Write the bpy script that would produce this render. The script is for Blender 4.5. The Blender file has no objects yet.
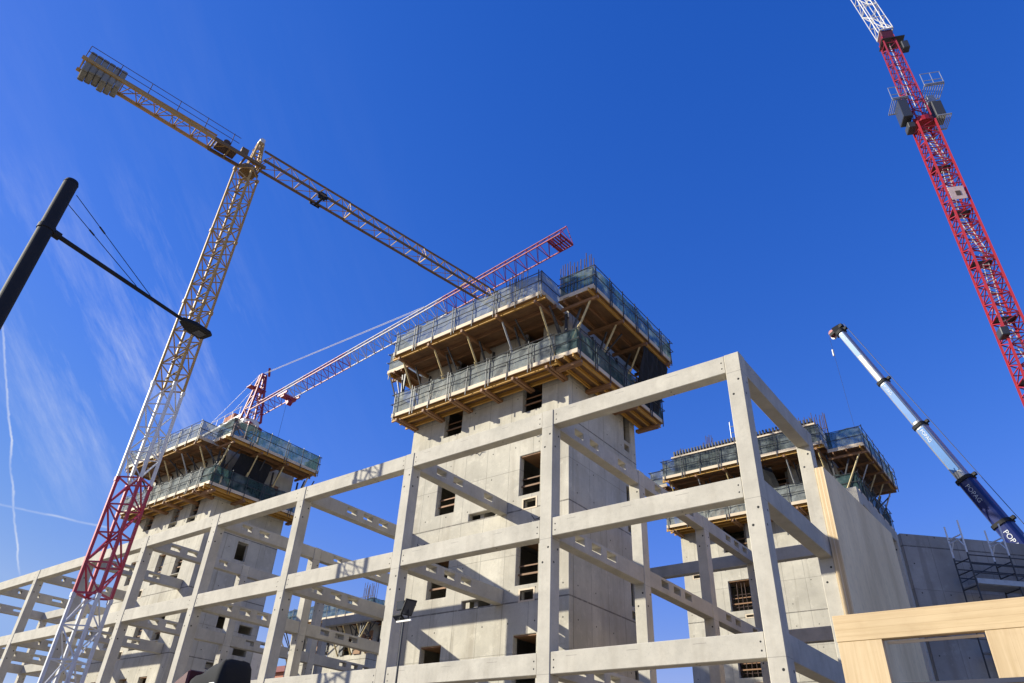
import bpy, math, random
from mathutils import Vector, Matrix
random.seed(7)
SC = bpy.context.scene
COL = SC.collection
R = math.radians

# ------------------------------------------------------------------ helpers
class MB:
    """collects faces; build() links them as ONE mesh object"""
    def __init__(s):
        s.v = []; s.f = []; s.uv = []
    def face(s, pts, uvs=None):
        i = len(s.v); s.v += [tuple(p) for p in pts]
        s.f.append(tuple(range(i, i + len(pts))))
        s.uv.append(uvs if uvs else [(0, 0)] * len(pts))
    def hexa(s, c):
        """8 corners: bottom 4 counter-clockwise, top 4 above them"""
        i = len(s.v); s.v += [tuple(p) for p in c]
        for q in ((3, 2, 1, 0), (4, 5, 6, 7), (0, 1, 5, 4), (1, 2, 6, 5), (2, 3, 7, 6), (3, 0, 4, 7)):
            s.f.append(tuple(i + k for k in q))
            e1 = (Vector(c[q[1]]) - Vector(c[q[0]])).length; e2 = (Vector(c[q[2]]) - Vector(c[q[1]])).length
            s.uv.append([(0, 0), (e1, 0), (e1, e2), (0, e2)])
    def box(s, x0, x1, y0, y1, z0, z1):
        s.hexa([(x0, y0, z0), (x1, y0, z0), (x1, y1, z0), (x0, y1, z0), (x0, y0, z1), (x1, y0, z1), (x1, y1, z1), (x0, y1, z1)])
    def bar(s, a, b, w, h=None, up=(0, 0, 1)):
        """square bar from a to b"""
        a = Vector(a); b = Vector(b); h = h or w
        d = (b - a).normalized(); u = Vector(up)
        if abs(d.dot(u)) > .98: u = Vector((1, 0, 0))
        x = d.cross(u).normalized(); y = x.cross(d).normalized()
        x = x * (w / 2); y = y * (h / 2)
        s.hexa([a - x - y, a + x - y, b + x - y, b - x - y, a - x + y, a + x + y, b + x + y, b - x + y])
    def tube(s, a, b, r, r2=None, n=8, caps=True):
        a = Vector(a); b = Vector(b); r2 = r if r2 is None else r2
        d = (b - a).normalized(); u = Vector((0, 0, 1))
        if abs(d.dot(u)) > .98: u = Vector((1, 0, 0))
        x = d.cross(u).normalized(); y = x.cross(d).normalized()
        i = len(s.v)
        for p, rr in ((a, r), (b, r2)):
            for k in range(n):
                t = 2 * math.pi * k / n
                s.v.append(tuple(p + x * (rr * math.cos(t)) + y * (rr * math.sin(t))))
        for k in range(n):
            k2 = (k + 1) % n
            s.f.append((i + k, i + k2, i + n + k2, i + n + k)); s.uv.append([(0, 0)] * 4)
        if caps:
            s.f.append(tuple(i + k for k in reversed(range(n)))); s.uv.append([(0, 0)] * n)
            s.f.append(tuple(i + n + k for k in range(n))); s.uv.append([(0, 0)] * n)
    def poly(s, pts, r, n=6):
        for a, b in zip(pts, pts[1:]): s.tube(a, b, r, n=n)
    def slab(s, o, u, v, n, W, H, T, holes=(), slope=0.0):
        """plate with real rectangular holes; o = corner of the outer face, n = direction into the thickness"""
        o = Vector(o); u = Vector(u); v = Vector(v); n = Vector(n)
        us = sorted(set([0, W] + [round(min(max(h[k], 0), W), 4) for h in holes for k in (0, 1)]))
        vs = sorted(set([0, H] + [round(min(max(h[k], 0), H), 4) for h in holes for k in (2, 3)]))
        def solid(i, j):
            if i < 0 or j < 0 or i >= len(us) - 1 or j >= len(vs) - 1: return False
            cu = (us[i] + us[i + 1]) / 2; cv = (vs[j] + vs[j + 1]) / 2
            return not any(h[0] < cu < h[1] and h[2] < cv < h[3] for h in holes)
        idx = {}
        def P(i, j, k):
            key = (i, j, k)
            if key not in idx:
                idx[key] = len(s.v)
                vv = vs[j] + (slope * us[i] if j == len(vs) - 1 else 0)
                s.v.append(tuple(o + u * us[i] + v * vv + n * (T * k)))
            return idx[key]
        def add(q, uv): s.f.append(q); s.uv.append(uv)
        for i in range(len(us) - 1):
            for j in range(len(vs) - 1):
                if not solid(i, j): continue
                a, b, c, d = us[i], us[i + 1], vs[j], vs[j + 1]
                add((P(i, j, 0), P(i + 1, j, 0), P(i + 1, j + 1, 0), P(i, j + 1, 0)), [(a, c), (b, c), (b, d), (a, d)])
                add((P(i, j + 1, 1), P(i + 1, j + 1, 1), P(i + 1, j, 1), P(i, j, 1)), [(a, d), (b, d), (b, c), (a, c)])
                if not solid(i - 1, j): add((P(i, j, 1), P(i, j, 0), P(i, j + 1, 0), P(i, j + 1, 1)), [(a + T + 50, c), (a + 50, c), (a + 50, d), (a + T + 50, d)])
                if not solid(i + 1, j): add((P(i + 1, j, 0), P(i + 1, j, 1), P(i + 1, j + 1, 1), P(i + 1, j + 1, 0)), [(b + 50, c), (b + T + 50, c), (b + T + 50, d), (b + 50, d)])
                if not solid(i, j - 1): add((P(i, j, 1), P(i + 1, j, 1), P(i + 1, j, 0), P(i, j, 0)), [(a + 50, c + T), (b + 50, c + T), (b + 50, c), (a + 50, c)])
                if not solid(i, j + 1): add((P(i, j + 1, 0), P(i + 1, j + 1, 0), P(i + 1, j + 1, 1), P(i, j + 1, 1)), [(a + 50, d), (b + 50, d), (b + 50, d + T), (a + 50, d + T)])
    def build(s, name, m, parent=None, bevel=0.0, smooth=False):
        me = bpy.data.meshes.new(name); me.from_pydata(s.v, [], s.f)
        ul = me.uv_layers.new(name='UVMap'); k = 0
        for uv in s.uv:
            for c in uv: ul.data[k].uv = c; k += 1
        me.materials.append(m)
        if smooth:
            for p in me.polygons: p.use_smooth = True
        o = bpy.data.objects.new(name, me); COL.objects.link(o)
        if bevel:
            b = o.modifiers.new('edge', 'BEVEL'); b.width = bevel; b.segments = 1; b.limit_method = 'ANGLE'; b.angle_limit = R(40)
        if parent:
            o.parent = parent
            o.matrix_parent_inverse = Matrix.Translation(-Vector(parent.location))
        return o

def thing(name, label, cat, loc=(0, 0, 0), group=None):
    o = bpy.data.objects.new(name, None); COL.objects.link(o)
    o.location = loc; o.empty_display_size = .5
    o['label'] = label; o['category'] = cat
    if group: o['group'] = group
    return o
def tag(o, label, cat, group=None):
    o['label'] = label; o['category'] = cat
    if group: o['group'] = group
    return o

# ------------------------------------------------------------------ materials
def new_mat(name):
    m = bpy.data.materials.new(name); m.use_nodes = True
    nt = m.node_tree; b = nt.nodes['Principled BSDF']
    return m, nt, b
def nd(nt, t, **kw):
    n = nt.nodes.new(t)
    for k, v in kw.items():
        if k in n.inputs.keys(): n.inputs[k].default_value = v
        else: setattr(n, k, v)
    return n
def math_(nt, op, a, b=None, c=None):
    n = nt.nodes.new('ShaderNodeMath'); n.operation = op
    for i, x in enumerate((a, b, c)):
        if x is None: continue
        if isinstance(x, (int, float)): n.inputs[i].default_value = x
        else: nt.links.new(x, n.inputs[i])
    return n.outputs[0]
def mixc(nt, fac, a, b, mode='MIX'):
    n = nt.nodes.new('ShaderNodeMix'); n.data_type = 'RGBA'; n.blend_type = mode
    for i, x in ((0, fac), (6, a), (7, b)):
        if isinstance(x, (int, float)): n.inputs[i].default_value = x
        elif isinstance(x, tuple): n.inputs[i].default_value = (*x, 1) if len(x) == 3 else x
        else: nt.links.new(x, n.inputs[i])
    return n.outputs[2]
def noise(nt, scale, detail=5, rough=.55, stretch=(1, 1, 1), src=None):
    if src is None:
        g = nt.nodes.new('ShaderNodeNewGeometry'); src = g.outputs['Position']
    mp = nt.nodes.new('ShaderNodeMapping'); mp.inputs['Scale'].default_value = stretch
    nt.links.new(src, mp.inputs['Vector'])
    n = nt.nodes.new('ShaderNodeTexNoise'); n.inputs['Scale'].default_value = scale
    n.inputs['Detail'].default_value = detail; n.inputs['Roughness'].default_value = rough
    nt.links.new(mp.outputs[0], n.inputs['Vector'])
    return n.outputs['Fac']
def ramp(nt, fac, lo, hi):
    n = nt.nodes.new('ShaderNodeMapRange'); n.inputs[1].default_value = lo; n.inputs[2].default_value = hi
    nt.links.new(fac, n.inputs[0]); return n.outputs[0]
def uvxy(nt):
    u = nt.nodes.new('ShaderNodeUVMap'); u.uv_map = 'UVMap'
    s = nt.nodes.new('ShaderNodeSeparateXYZ'); nt.links.new(u.outputs[0], s.inputs[0])
    return u.outputs[0], s.outputs[0], s.outputs[1]
def bump(nt, b, h, strength=.3, dist=.01):
    n = nt.nodes.new('ShaderNodeBump'); n.inputs['Strength'].default_value = strength; n.inputs['Distance'].default_value = dist
    nt.links.new(h, n.inputs['Height']); nt.links.new(n.outputs[0], b.inputs['Normal'])
def dots(nt, u, v, pu, pv, ou, ov, r):
    """1 inside round dots repeated every pu, pv"""
    fu = math_(nt, 'SUBTRACT', math_(nt, 'FLOORED_MODULO', math_(nt, 'SUBTRACT', u, ou - pu / 2), pu), pu / 2)
    fv = math_(nt, 'SUBTRACT', math_(nt, 'FLOORED_MODULO', math_(nt, 'SUBTRACT', v, ov - pv / 2), pv), pv / 2)
    d = math_(nt, 'SQRT', math_(nt, 'ADD', math_(nt, 'MULTIPLY', fu, fu), math_(nt, 'MULTIPLY', fv, fv)))
    return math_(nt, 'LESS_THAN', d, r)
def lines(nt, v, pv, ov, w):
    fv = math_(nt, 'SUBTRACT', math_(nt, 'FLOORED_MODULO', math_(nt, 'SUBTRACT', v, ov - pv / 2), pv), pv / 2)
    return math_(nt, 'LESS_THAN', math_(nt, 'ABSOLUTE', fv), w)
def setc(nt, b, c, rough=.85):
    if isinstance(c, tuple): b.inputs['Base Color'].default_value = (*c, 1)
    else: nt.links.new(c, b.inputs['Base Color'])
    b.inputs['Roughness'].default_value = rough

def precast(name, base, sockets):
    m, nt, b = new_mat(name)
    _, u, v = uvxy(nt)
    n1 = noise(nt, 1.1, 6, .6); n2 = noise(nt, 9, 5, .65); n3 = noise(nt, 3.0, 4, .6, (1, 1, .12)); n4 = noise(nt, 60, 2, .5)
    c = mixc(nt, ramp(nt, n1, .3, .72), tuple(x * .80 for x in base), tuple(min(1, x * 1.1) for x in base))
    c = mixc(nt, math_(nt, 'MULTIPLY', ramp(nt, n3, .52, .75), .32), c, (base[0] * .62, base[1] * .58, base[2] * .53))
    c = mixc(nt, math_(nt, 'MULTIPLY', ramp(nt, n2, .5, .8), .30), c, tuple(x * .66 for x in base))
    n6 = noise(nt, 2.3, 7, .72)
    c = mixc(nt, math_(nt, 'MULTIPLY', ramp(nt, n6, .55, .68), .26), c, tuple(x * .55 for x in base))
    c = mixc(nt, math_(nt, 'MULTIPLY', ramp(nt, n6, .44, .36), .2), c, tuple(min(1, x * 1.22) for x in base))
    pores = math_(nt, 'GREATER_THAN', n4, .69)
    c = mixc(nt, math_(nt, 'MULTIPLY', pores, .45), c, (.16, .15, .14))
    if sockets == 'column':
        d = math_(nt, 'MAXIMUM', dots(nt, u, v, 99, 3.5, .13, .55, .032), dots(nt, u, v, 99, 3.5, .31, .95, .032))
        c = mixc(nt, d, c, (.02, .02, .02))
        c = mixc(nt, math_(nt, 'MULTIPLY', lines(nt, v, 3.5, 1.2, .008), .45), c, (.12, .11, .1))
    elif sockets == 'beam':
        d = math_(nt, 'MAXIMUM', dots(nt, u, v, 5.38, 99, .1, .15, .022), dots(nt, u, v, 5.38, 99, .1, .33, .022))
        c = mixc(nt, d, c, (.02, .02, .02))
        e = math_(nt, 'MULTIPLY', lines(nt, v, 99, .40, .007), lines(nt, math_(nt, 'ADD', u, math_(nt, 'MULTIPLY', n1, .5)), 1.7, .9, .16))
        c = mixc(nt, math_(nt, 'MULTIPLY', e, .6), c, (.2, .18, .16))
    setc(nt, b, c, .9)
    bump(nt, b, math_(nt, 'ADD', n2, math_(nt, 'MULTIPLY', pores, -.8)), .25, .012)
    return m

def cast_wall(name, base, dark=1.0):
    m, nt, b = new_mat(name)
    _, u, v = uvxy(nt)
    n1 = noise(nt, .45, 6, .6); n2 = noise(nt, 5, 6, .65); n3 = noise(nt, 1.3, 5, .6, (1, 1, .10)); n4 = noise(nt, 45, 2, .5); n5 = noise(nt, .9, 3, .5, (.6, .6, 1.6))
    c = mixc(nt, ramp(nt, n1, .3, .7), tuple(x * .70 * dark for x in base), tuple(x * 1.08 for x in base))
    # each formwork panel has its own tone
    pid = math_(nt, 'ADD', math_(nt, 'MULTIPLY', math_(nt, 'FLOOR', math_(nt, 'DIVIDE', u, 1.22)), 7.13), math_(nt, 'MULTIPLY', math_(nt, 'FLOOR', math_(nt, 'DIVIDE', math_(nt, 'SUBTRACT', v, 1.18), 1.77)), 3.71))
    wn = nt.nodes.new('ShaderNodeTexWhiteNoise'); wn.noise_dimensions = '1D'; nt.links.new(pid, wn.inputs['W'])
    c = mixc(nt, math_(nt, 'MULTIPLY', wn.outputs['Value'], .26), c, tuple(x * .5 for x in base))
    c = mixc(nt, math_(nt, 'MULTIPLY', ramp(nt, n3, .50, .70), .60), c, (base[0] * .58, base[1] * .55, base[2] * .52))
    c = mixc(nt, math_(nt, 'MULTIPLY', ramp(nt, n5, .58, .72), .25), c, (base[0] * .6, base[1] * .6, base[2] * .62))
    c = mixc(nt, math_(nt, 'MULTIPLY', ramp(nt, n2, .52, .8), .25), c, tuple(x * .65 for x in base))
    n6 = noise(nt, 1.9, 7, .72); n7 = noise(nt, 2.6, 4, .6, (1, 1, .07))
    c = mixc(nt, math_(nt, 'MULTIPLY', ramp(nt, n6, .55, .66), .28), c, (base[0] * .52, base[1] * .51, base[2] * .50))
    c = mixc(nt, math_(nt, 'MULTIPLY', ramp(nt, n6, .44, .36), .25), c, tuple(min(1, x * 1.28) for x in base))
    c = mixc(nt, math_(nt, 'MULTIPLY', ramp(nt, n7, .60, .70), .38), c, (base[0] * .42, base[1] * .40, base[2] * .38))
    ln = math_(nt, 'MULTIPLY', lines(nt, u, 1.22, 0, .012), .5)
    ln = math_(nt, 'MAXIMUM', ln, math_(nt, 'MULTIPLY', lines(nt, v, 3.54, 1.18, .028), .8))
    ln = math_(nt, 'MAXIMUM', ln, math_(nt, 'MULTIPLY', lines(nt, v, 1.77, 1.18, .011), .5))
    c = mixc(nt, math_(nt, 'MULTIPLY', ln, ramp(nt, n2, .2, .5)), c, (.10, .09, .075))
    d = dots(nt, u, v, 1.22, 1.18, .30, .45, .030)
    wt = nt.nodes.new('ShaderNodeTexWhiteNoise'); wt.noise_dimensions = '1D'
    nt.links.new(math_(nt, 'ADD', math_(nt, 'MULTIPLY', math_(nt, 'FLOOR', math_(nt, 'DIVIDE', u, 1.22)), 5.31), math_(nt, 'FLOOR', math_(nt, 'DIVIDE', v, 1.18))), wt.inputs['W'])
    d = math_(nt, 'MULTIPLY', d, math_(nt, 'GREATER_THAN', wt.outputs['Value'], .35))
    c = mixc(nt, math_(nt, 'MULTIPLY', d, .9), c, (.03, .03, .03))
    pores = math_(nt, 'GREATER_THAN', n4, .68)
    c = mixc(nt, math_(nt, 'MULTIPLY', pores, .4), c, (.15, .14, .13))
    setc(nt, b, c, .92)
    bump(nt, b, math_(nt, 'ADD', n2, math_(nt, 'MULTIPLY', ln, -1.5)), .3, .015)
    return m

def wood(name, a, bcol, stretch, scale=6, rough=.7, knots=False):
    m, nt, b = new_mat(name)
    n = noise(nt, scale, 6, .65, stretch); n2 = noise(nt, .9, 3)
    c = mixc(nt, ramp(nt, n, .3, .7), a, bcol)
    c = mixc(nt, math_(nt, 'MULTIPLY', ramp(nt, n2, .4, .75), .3), c, tuple(x * .6 for x in a))
    if knots:
        kn = noise(nt, 7, 1, .4, tuple(max(x, .35) for x in stretch))
        c = mixc(nt, math_(nt, 'MULTIPLY', ramp(nt, kn, .74, .8), .55), c, (.25, .12, .05))
    if knots:
        g_ = nt.nodes.new('ShaderNodeNewGeometry'); sz = nt.nodes.new('ShaderNodeSeparateXYZ'); nt.links.new(g_.outputs['Position'], sz.inputs[0])
        if stretch[2] > 1:
            c = mixc(nt, math_(nt, 'MULTIPLY', lines(nt, sz.outputs[2], .119, .015, .0035), .35), c, (.30, .17, .07))
            lam = nt.nodes.new('ShaderNodeTexWhiteNoise'); lam.noise_dimensions = '1D'; nt.links.new(math_(nt, 'FLOOR', math_(nt, 'DIVIDE', math_(nt, 'SUBTRACT', sz.outputs[2], .015), .119)), lam.inputs['W'])
            c = mixc(nt, math_(nt, 'MULTIPLY', lam.outputs['Value'], .16), c, (.40, .24, .10))
        else:
            c = mixc(nt, math_(nt, 'MULTIPLY', lines(nt, sz.outputs[0], .31, .05, .003), .28), c, (.30, .17, .07))
        n8 = noise(nt, 2.2, 6, .7)
        c = mixc(nt, math_(nt, 'MULTIPLY', ramp(nt, n8, .52, .72), .22), c, (.36, .22, .10))
    setc(nt, b, c, rough); bump(nt, b, n, .15, .005)
    return m

def painted(name, base, rust=.3, rough=.45, metal=0.0, dirt=(.08, .055, .04)):
    m, nt, b = new_mat(name)
    n = noise(nt, 3.5, 6, .7); n2 = noise(nt, .7, 3)
    c = mixc(nt, math_(nt, 'MULTIPLY', ramp(nt, n, .5, .75), rust), base, dirt)
    c = mixc(nt, math_(nt, 'MULTIPLY', ramp(nt, n2, .4, .7), .18), c, tuple(x * .6 for x in base))
    setc(nt, b, c, rough); b.inputs['Metallic'].default_value = metal
    return m

def netting(name, col, alpha):
    m, nt, b = new_mat(name)
    n = noise(nt, 1.6, 5, .65); n2 = noise(nt, 9, 4, .7, (1, 1, .4)); n3 = noise(nt, .8, 3)
    c = mixc(nt, ramp(nt, n, .3, .7), tuple(x * .6 for x in col), tuple(x * 1.25 for x in col))
    c = mixc(nt, math_(nt, 'MULTIPLY', ramp(nt, n3, .5, .62), .5), c, (.30, .34, .33))
    setc(nt, b, c, .9)
    a = math_(nt, 'ADD', alpha - .14, math_(nt, 'MULTIPLY', ramp(nt, n2, .3, .7), .28))
    tr = nt.nodes.new('ShaderNodeBsdfTranslucent'); nt.links.new(c, tr.inputs[0])
    mx = nt.nodes.new('ShaderNodeMixShader'); mx.inputs[0].default_value = .35
    nt.links.new(b.outputs[0], mx.inputs[1]); nt.links.new(tr.outputs[0], mx.inputs[2])
    tp = nt.nodes.new('ShaderNodeBsdfTransparent'); m2 = nt.nodes.new('ShaderNodeMixShader')
    nt.links.new(a, m2.inputs[0]); nt.links.new(tp.outputs[0], m2.inputs[1]); nt.links.new(mx.outputs[0], m2.inputs[2])
    nt.links.new(m2.outputs[0], nt.nodes['Material Output'].inputs[0])
    return m

BEIGE = (.51, .475, .395)
M = dict(
    column=precast('precast_column', BEIGE, 'column'),
    beam=precast('precast_beam', BEIGE, 'beam'),
    crossbeam=precast('precast_crossbeam', (.46, .43, .365), ''),
    wall=cast_wall('core_wall_concrete', (.58, .54, .44)),
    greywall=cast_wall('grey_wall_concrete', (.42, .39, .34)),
    slab=precast('floor_concrete', (.36, .34, .31), ''),
    ply=wood('shuttering_ply', (.13, .07, .033), (.27, .15, .07), (.3, .3, 3), 3),
    plank=wood('pale_plank', (.60, .47, .31), (.74, .62, .45), (.25, .25, 4), 6),
    timber=wood('brown_timber', (.20, .10, .045), (.36, .19, .085), (.3, .3, 3), 5),
    yellowbeam=wood('yellow_formwork_beam', (.46, .24, .045), (.62, .36, .08), (.3, .3, 3), 4),
    glulampost=wood('spruce_panel', (.54, .39, .205), (.68, .52, .31), (4.5, 1, .16), 3.5, .6, True),
    glulam=wood('glulam_spruce', (.54, .39, .205), (.66, .50, .285), (.22, 1, 5), 3.5, .6, True),
    steel=painted('galvanised_steel', (.42, .43, .43), .35, .45, .5),
    darksteel=painted('dark_steel', (.06, .062, .065), .3, .5, .3),
    prop=painted('yellow_prop_paint', (.60, .47, .22), .4, .5),
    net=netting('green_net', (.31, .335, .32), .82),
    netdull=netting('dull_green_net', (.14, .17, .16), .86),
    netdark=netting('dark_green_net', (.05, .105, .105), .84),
    rebar=painted('rusty_rebar', (.09, .055, .042), .5, .8),
    yellow=painted('crane_yellow', (.50, .30, .075), .55, .55, 0, (.15, .075, .025)),
    crwhite=painted('crane_white', (.72, .70, .66), .30, .5),
    signpink=painted('faded_sign', (.62, .46, .42), .35, .7),
    shaderustyellow=painted('crane_shaded_rusty_yellow', (.19, .115, .04), .6, .65),  # darker yellow: rust, plus underside shade painted in for the jib chords
    mastred=painted('crane_mast_red', (.46, .03, .055), .3, .45),
    crdull=painted('crane_dull_white', (.50, .46, .45), .5, .6),
    crgrey=painted('crane_grey', (.62, .63, .64), .25, .5),
    red=painted('crane_red', (.30, .02, .04), .45, .5),
    red2=painted('crane_bright_red', (.36, .013, .02), .45, .5),
    ballast=cast_wall('ballast_concrete', (.30, .29, .25)),
    black=painted('black_lamp_paint', (.006, .0065, .008), .15, .75),
    glass=painted('lamp_glass', (.05, .055, .065), .1, .15),
    silver=painted('boom_silver', (.46, .455, .44), .35, .32, .55),
    boomblue=painted('boom_sky_blue', (.025, .16, .44), .3, .4),
    navy=painted('boom_navy', (.012, .022, .12), .1, .3),
    lettering=painted('white_lettering', (.62, .65, .68), .3, .5),
    tarp=painted('black_tarpaulin', (.006, .007, .009), .1, .9),
    maroon=painted('maroon_paint', (.09, .012, .016), .3, .5),
    rubber=painted('tyre_rubber', (.018, .018, .018), .2, .9),
    brick=painted('red_render', (.40, .17, .11), .3, .9, 0, (.2, .08, .05)),
    dark=painted('dark_opening', (.03, .03, .032), .2, .6),
    rooftile=painted('roof_tile', (.30, .10, .06), .4, .9),
    whitepaint=painted('site_white', (.78, .78, .76), .15, .5),
    flashing=painted('navy_flashing', (.03, .035, .06), .2, .5),
)
# ------------------------------------------------------------------ camera (solved from the frame's edges)
cam = bpy.data.cameras.new('camera'); co = bpy.data.objects.new('camera', cam); COL.objects.link(co)
cr = [(0.7942, 0.606, 0.0449), (-0.3086, 0.4658, -0.8294), (-0.5235, 0.6448, 0.5569)]
mw = Matrix(((cr[0][0], -cr[1][0], -cr[2][0], 5.1589), (cr[0][1], -cr[1][1], -cr[2][1], -15.9631), (cr[0][2], -cr[1][2], -cr[2][2], 1.7), (0, 0, 0, 1)))
co.matrix_world = mw
cam.sensor_width = 36; cam.lens = 36 * 705.64 / 1024; cam.clip_end = 6000; cam.clip_start = .1
SC.camera = co

# ------------------------------------------------------------------ ground
def ground_mat():
    m, nt, b = new_mat('site_gravel')
    n = noise(nt, .25, 6, .6); n2 = noise(nt, 14, 5, .7)
    c = mixc(nt, ramp(nt, n, .3, .7), (.22, .185, .135), (.31, .265, .20))
    c = mixc(nt, math_(nt, 'MULTIPLY', n2, .4), c, (.17, .145, .11))
    setc(nt, b, c, .95); bump(nt, b, n2, .5, .03); return m
g = MB(); g.face([(-2500, -2500, 0), (2500, -2500, 0), (2500, 2500, 0), (-2500, 2500, 0)])
go = g.build('ground', ground_mat()); go['kind'] = 'structure'

# ------------------------------------------------------------------ precast frame
CW, BH = .42, .53
LV = (5.23, 8.79, 12.28)
ROWS = (0, 5.42, 10.84, 16.26)
frame = thing('concrete_building', 'pale precast concrete skeleton of columns and beams standing open in the foreground', 'building frame', (0, 0, 0))
def column(x, y, top=12.28):
    c = MB(); w = CW
    # four separate uv'd faces so sockets read on every side
    for (ox, oy, ux, uy) in ((x - w, y, 1, 0), (x, y, 0, 1), (x, y + w, -1, 0), (x - w, y + w, 0, -1)):
        a = (ox, oy); b = (ox + ux * w, oy + uy * w)
        c.face([(a[0], a[1], 0), (b[0], b[1], 0), (b[0], b[1], top), (a[0], a[1], top)], [(0, 0), (w, 0), (w, top), (0, top)])
    c.face([(x - w, y, top), (x, y, top), (x, y + w, top), (x - w, y + w, top)], [(20, 1), (20 + w, 1), (20 + w, 1 + w), (20, 1 + w)])
    me_o = c.build('column', M['column'], frame)
    # weld so that the edges can be chamfered
    import bmesh
    bm = bmesh.new(); bm.from_mesh(me_o.data); bmesh.ops.remove_doubles(bm, verts=bm.verts, dist=.0005); bm.to_mesh(me_o.data); bm.free()
    b = me_o.modifiers.new('edge', 'BEVEL'); b.width = .018; b.segments = 1; b.limit_method = 'ANGLE'; b.angle_limit = R(40)
    return me_o
def xbeam(xl, xr, y, top, mat='beam', h=BH):
    """beam along X filling the gap between the columns at xl and xr"""
    b = MB(); b.slab((xl + .004, y + .022, top - h), (1, 0, 0), (0, 0, 1), (0, 1, 0), xr - CW - xl - .008, h, CW - .044)
    return b.build('beam', M[mat], frame, bevel=.014)
HB = {0: [(.84, 1.36, .20, .43), (1.76, 2.30, .20, .43), (2.64, 3.20, .20, .43)], 1: [(.84, 1.36, .20, .43), (1.76, 2.30, .20, .43), (3.58, 4.10, .20, .43)],
      2: [(1.84, 2.36, .20, .43), (2.75, 3.27, .20, .43), (3.66, 4.18, .20, .43)]}
def ybeam(x, y0, y1, top, holes=None, h=BH, name='beam'):
    """beam along Y between the columns at y0 and y1, with its service holes"""
    L = y1 - y0 - CW - .008
    hs = [q for q in (holes or []) if q[1] < L - .2]
    b = MB(); b.slab((x - .022, y0 + CW + .004, top - h), (0, 1, 0), (0, 0, 1), (-1, 0, 0), L, h, CW - .044, hs)
    return b.build(name, M['crossbeam'], frame, bevel=.012)
NC = 10
for i in range(NC): column(-6 * i, 0)
for i in range(NC - 1):
    for z in LV: xbeam(-6 * (i + 1), -6 * i, 0, z)
INNER = {0: [0, 1, 2, 3], 1: [0, 1, 2, 3], 2: [0], 3: [0], 4: [0, 1, 2, 3], 5: [0, 1, 2, 3], 6: [0, 3], 7: [0], 8: [0, 1, 2, 3], 9: [0, 1, 2, 3]}
for i, rows in INNER.items():
    for r in rows[1:]: column(-6 * i, ROWS[r])
for i in range(1, NC):
    for k, z in enumerate(LV):
        hs = HB[2 if i == 3 and k == 2 else (1 if k == 2 else 0)] if i < 6 else [(.9, 1.1, .22, .42), (1.5, 2.2, .22, .42), (3.0, 3.7, .22, .42)]
        ybeam(-6 * i, 0, ROWS[1] + (0 if i not in (2, 3, 7, 6) else .07), z - .015, hs)
    rows = INNER[i]
    for r in (1, 2):
        if r in rows and r + 1 in rows:
            for k, z in enumerate(LV): ybeam(-6 * i, ROWS[r], ROWS[r + 1], z - .015, HB[(i + k + r) % 3])
for z in LV: ybeam(0, 0, ROWS[1], z, None, .56)
ybeam(0, ROWS[2], ROWS[3], LV[2], None, .5)
for z in LV[1:]:
    for i in (0, 1): xbeam(-6 * (i + 1), -6 * i, ROWS[3], z, 'crossbeam', .55)
column(-12, ROWS[3])
for i in (4, 5): xbeam(-6 * (i + 1), -6 * i, ROWS[3], LV[2], 'crossbeam', .5)
for i in (8,):
    for r in (1, 3):
        for z in LV: xbeam(-6 * (i + 1), -6 * i, ROWS[r], z, 'crossbeam')
xbeam(-30, -24, ROWS[1], LV[0], 'crossbeam')

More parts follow.
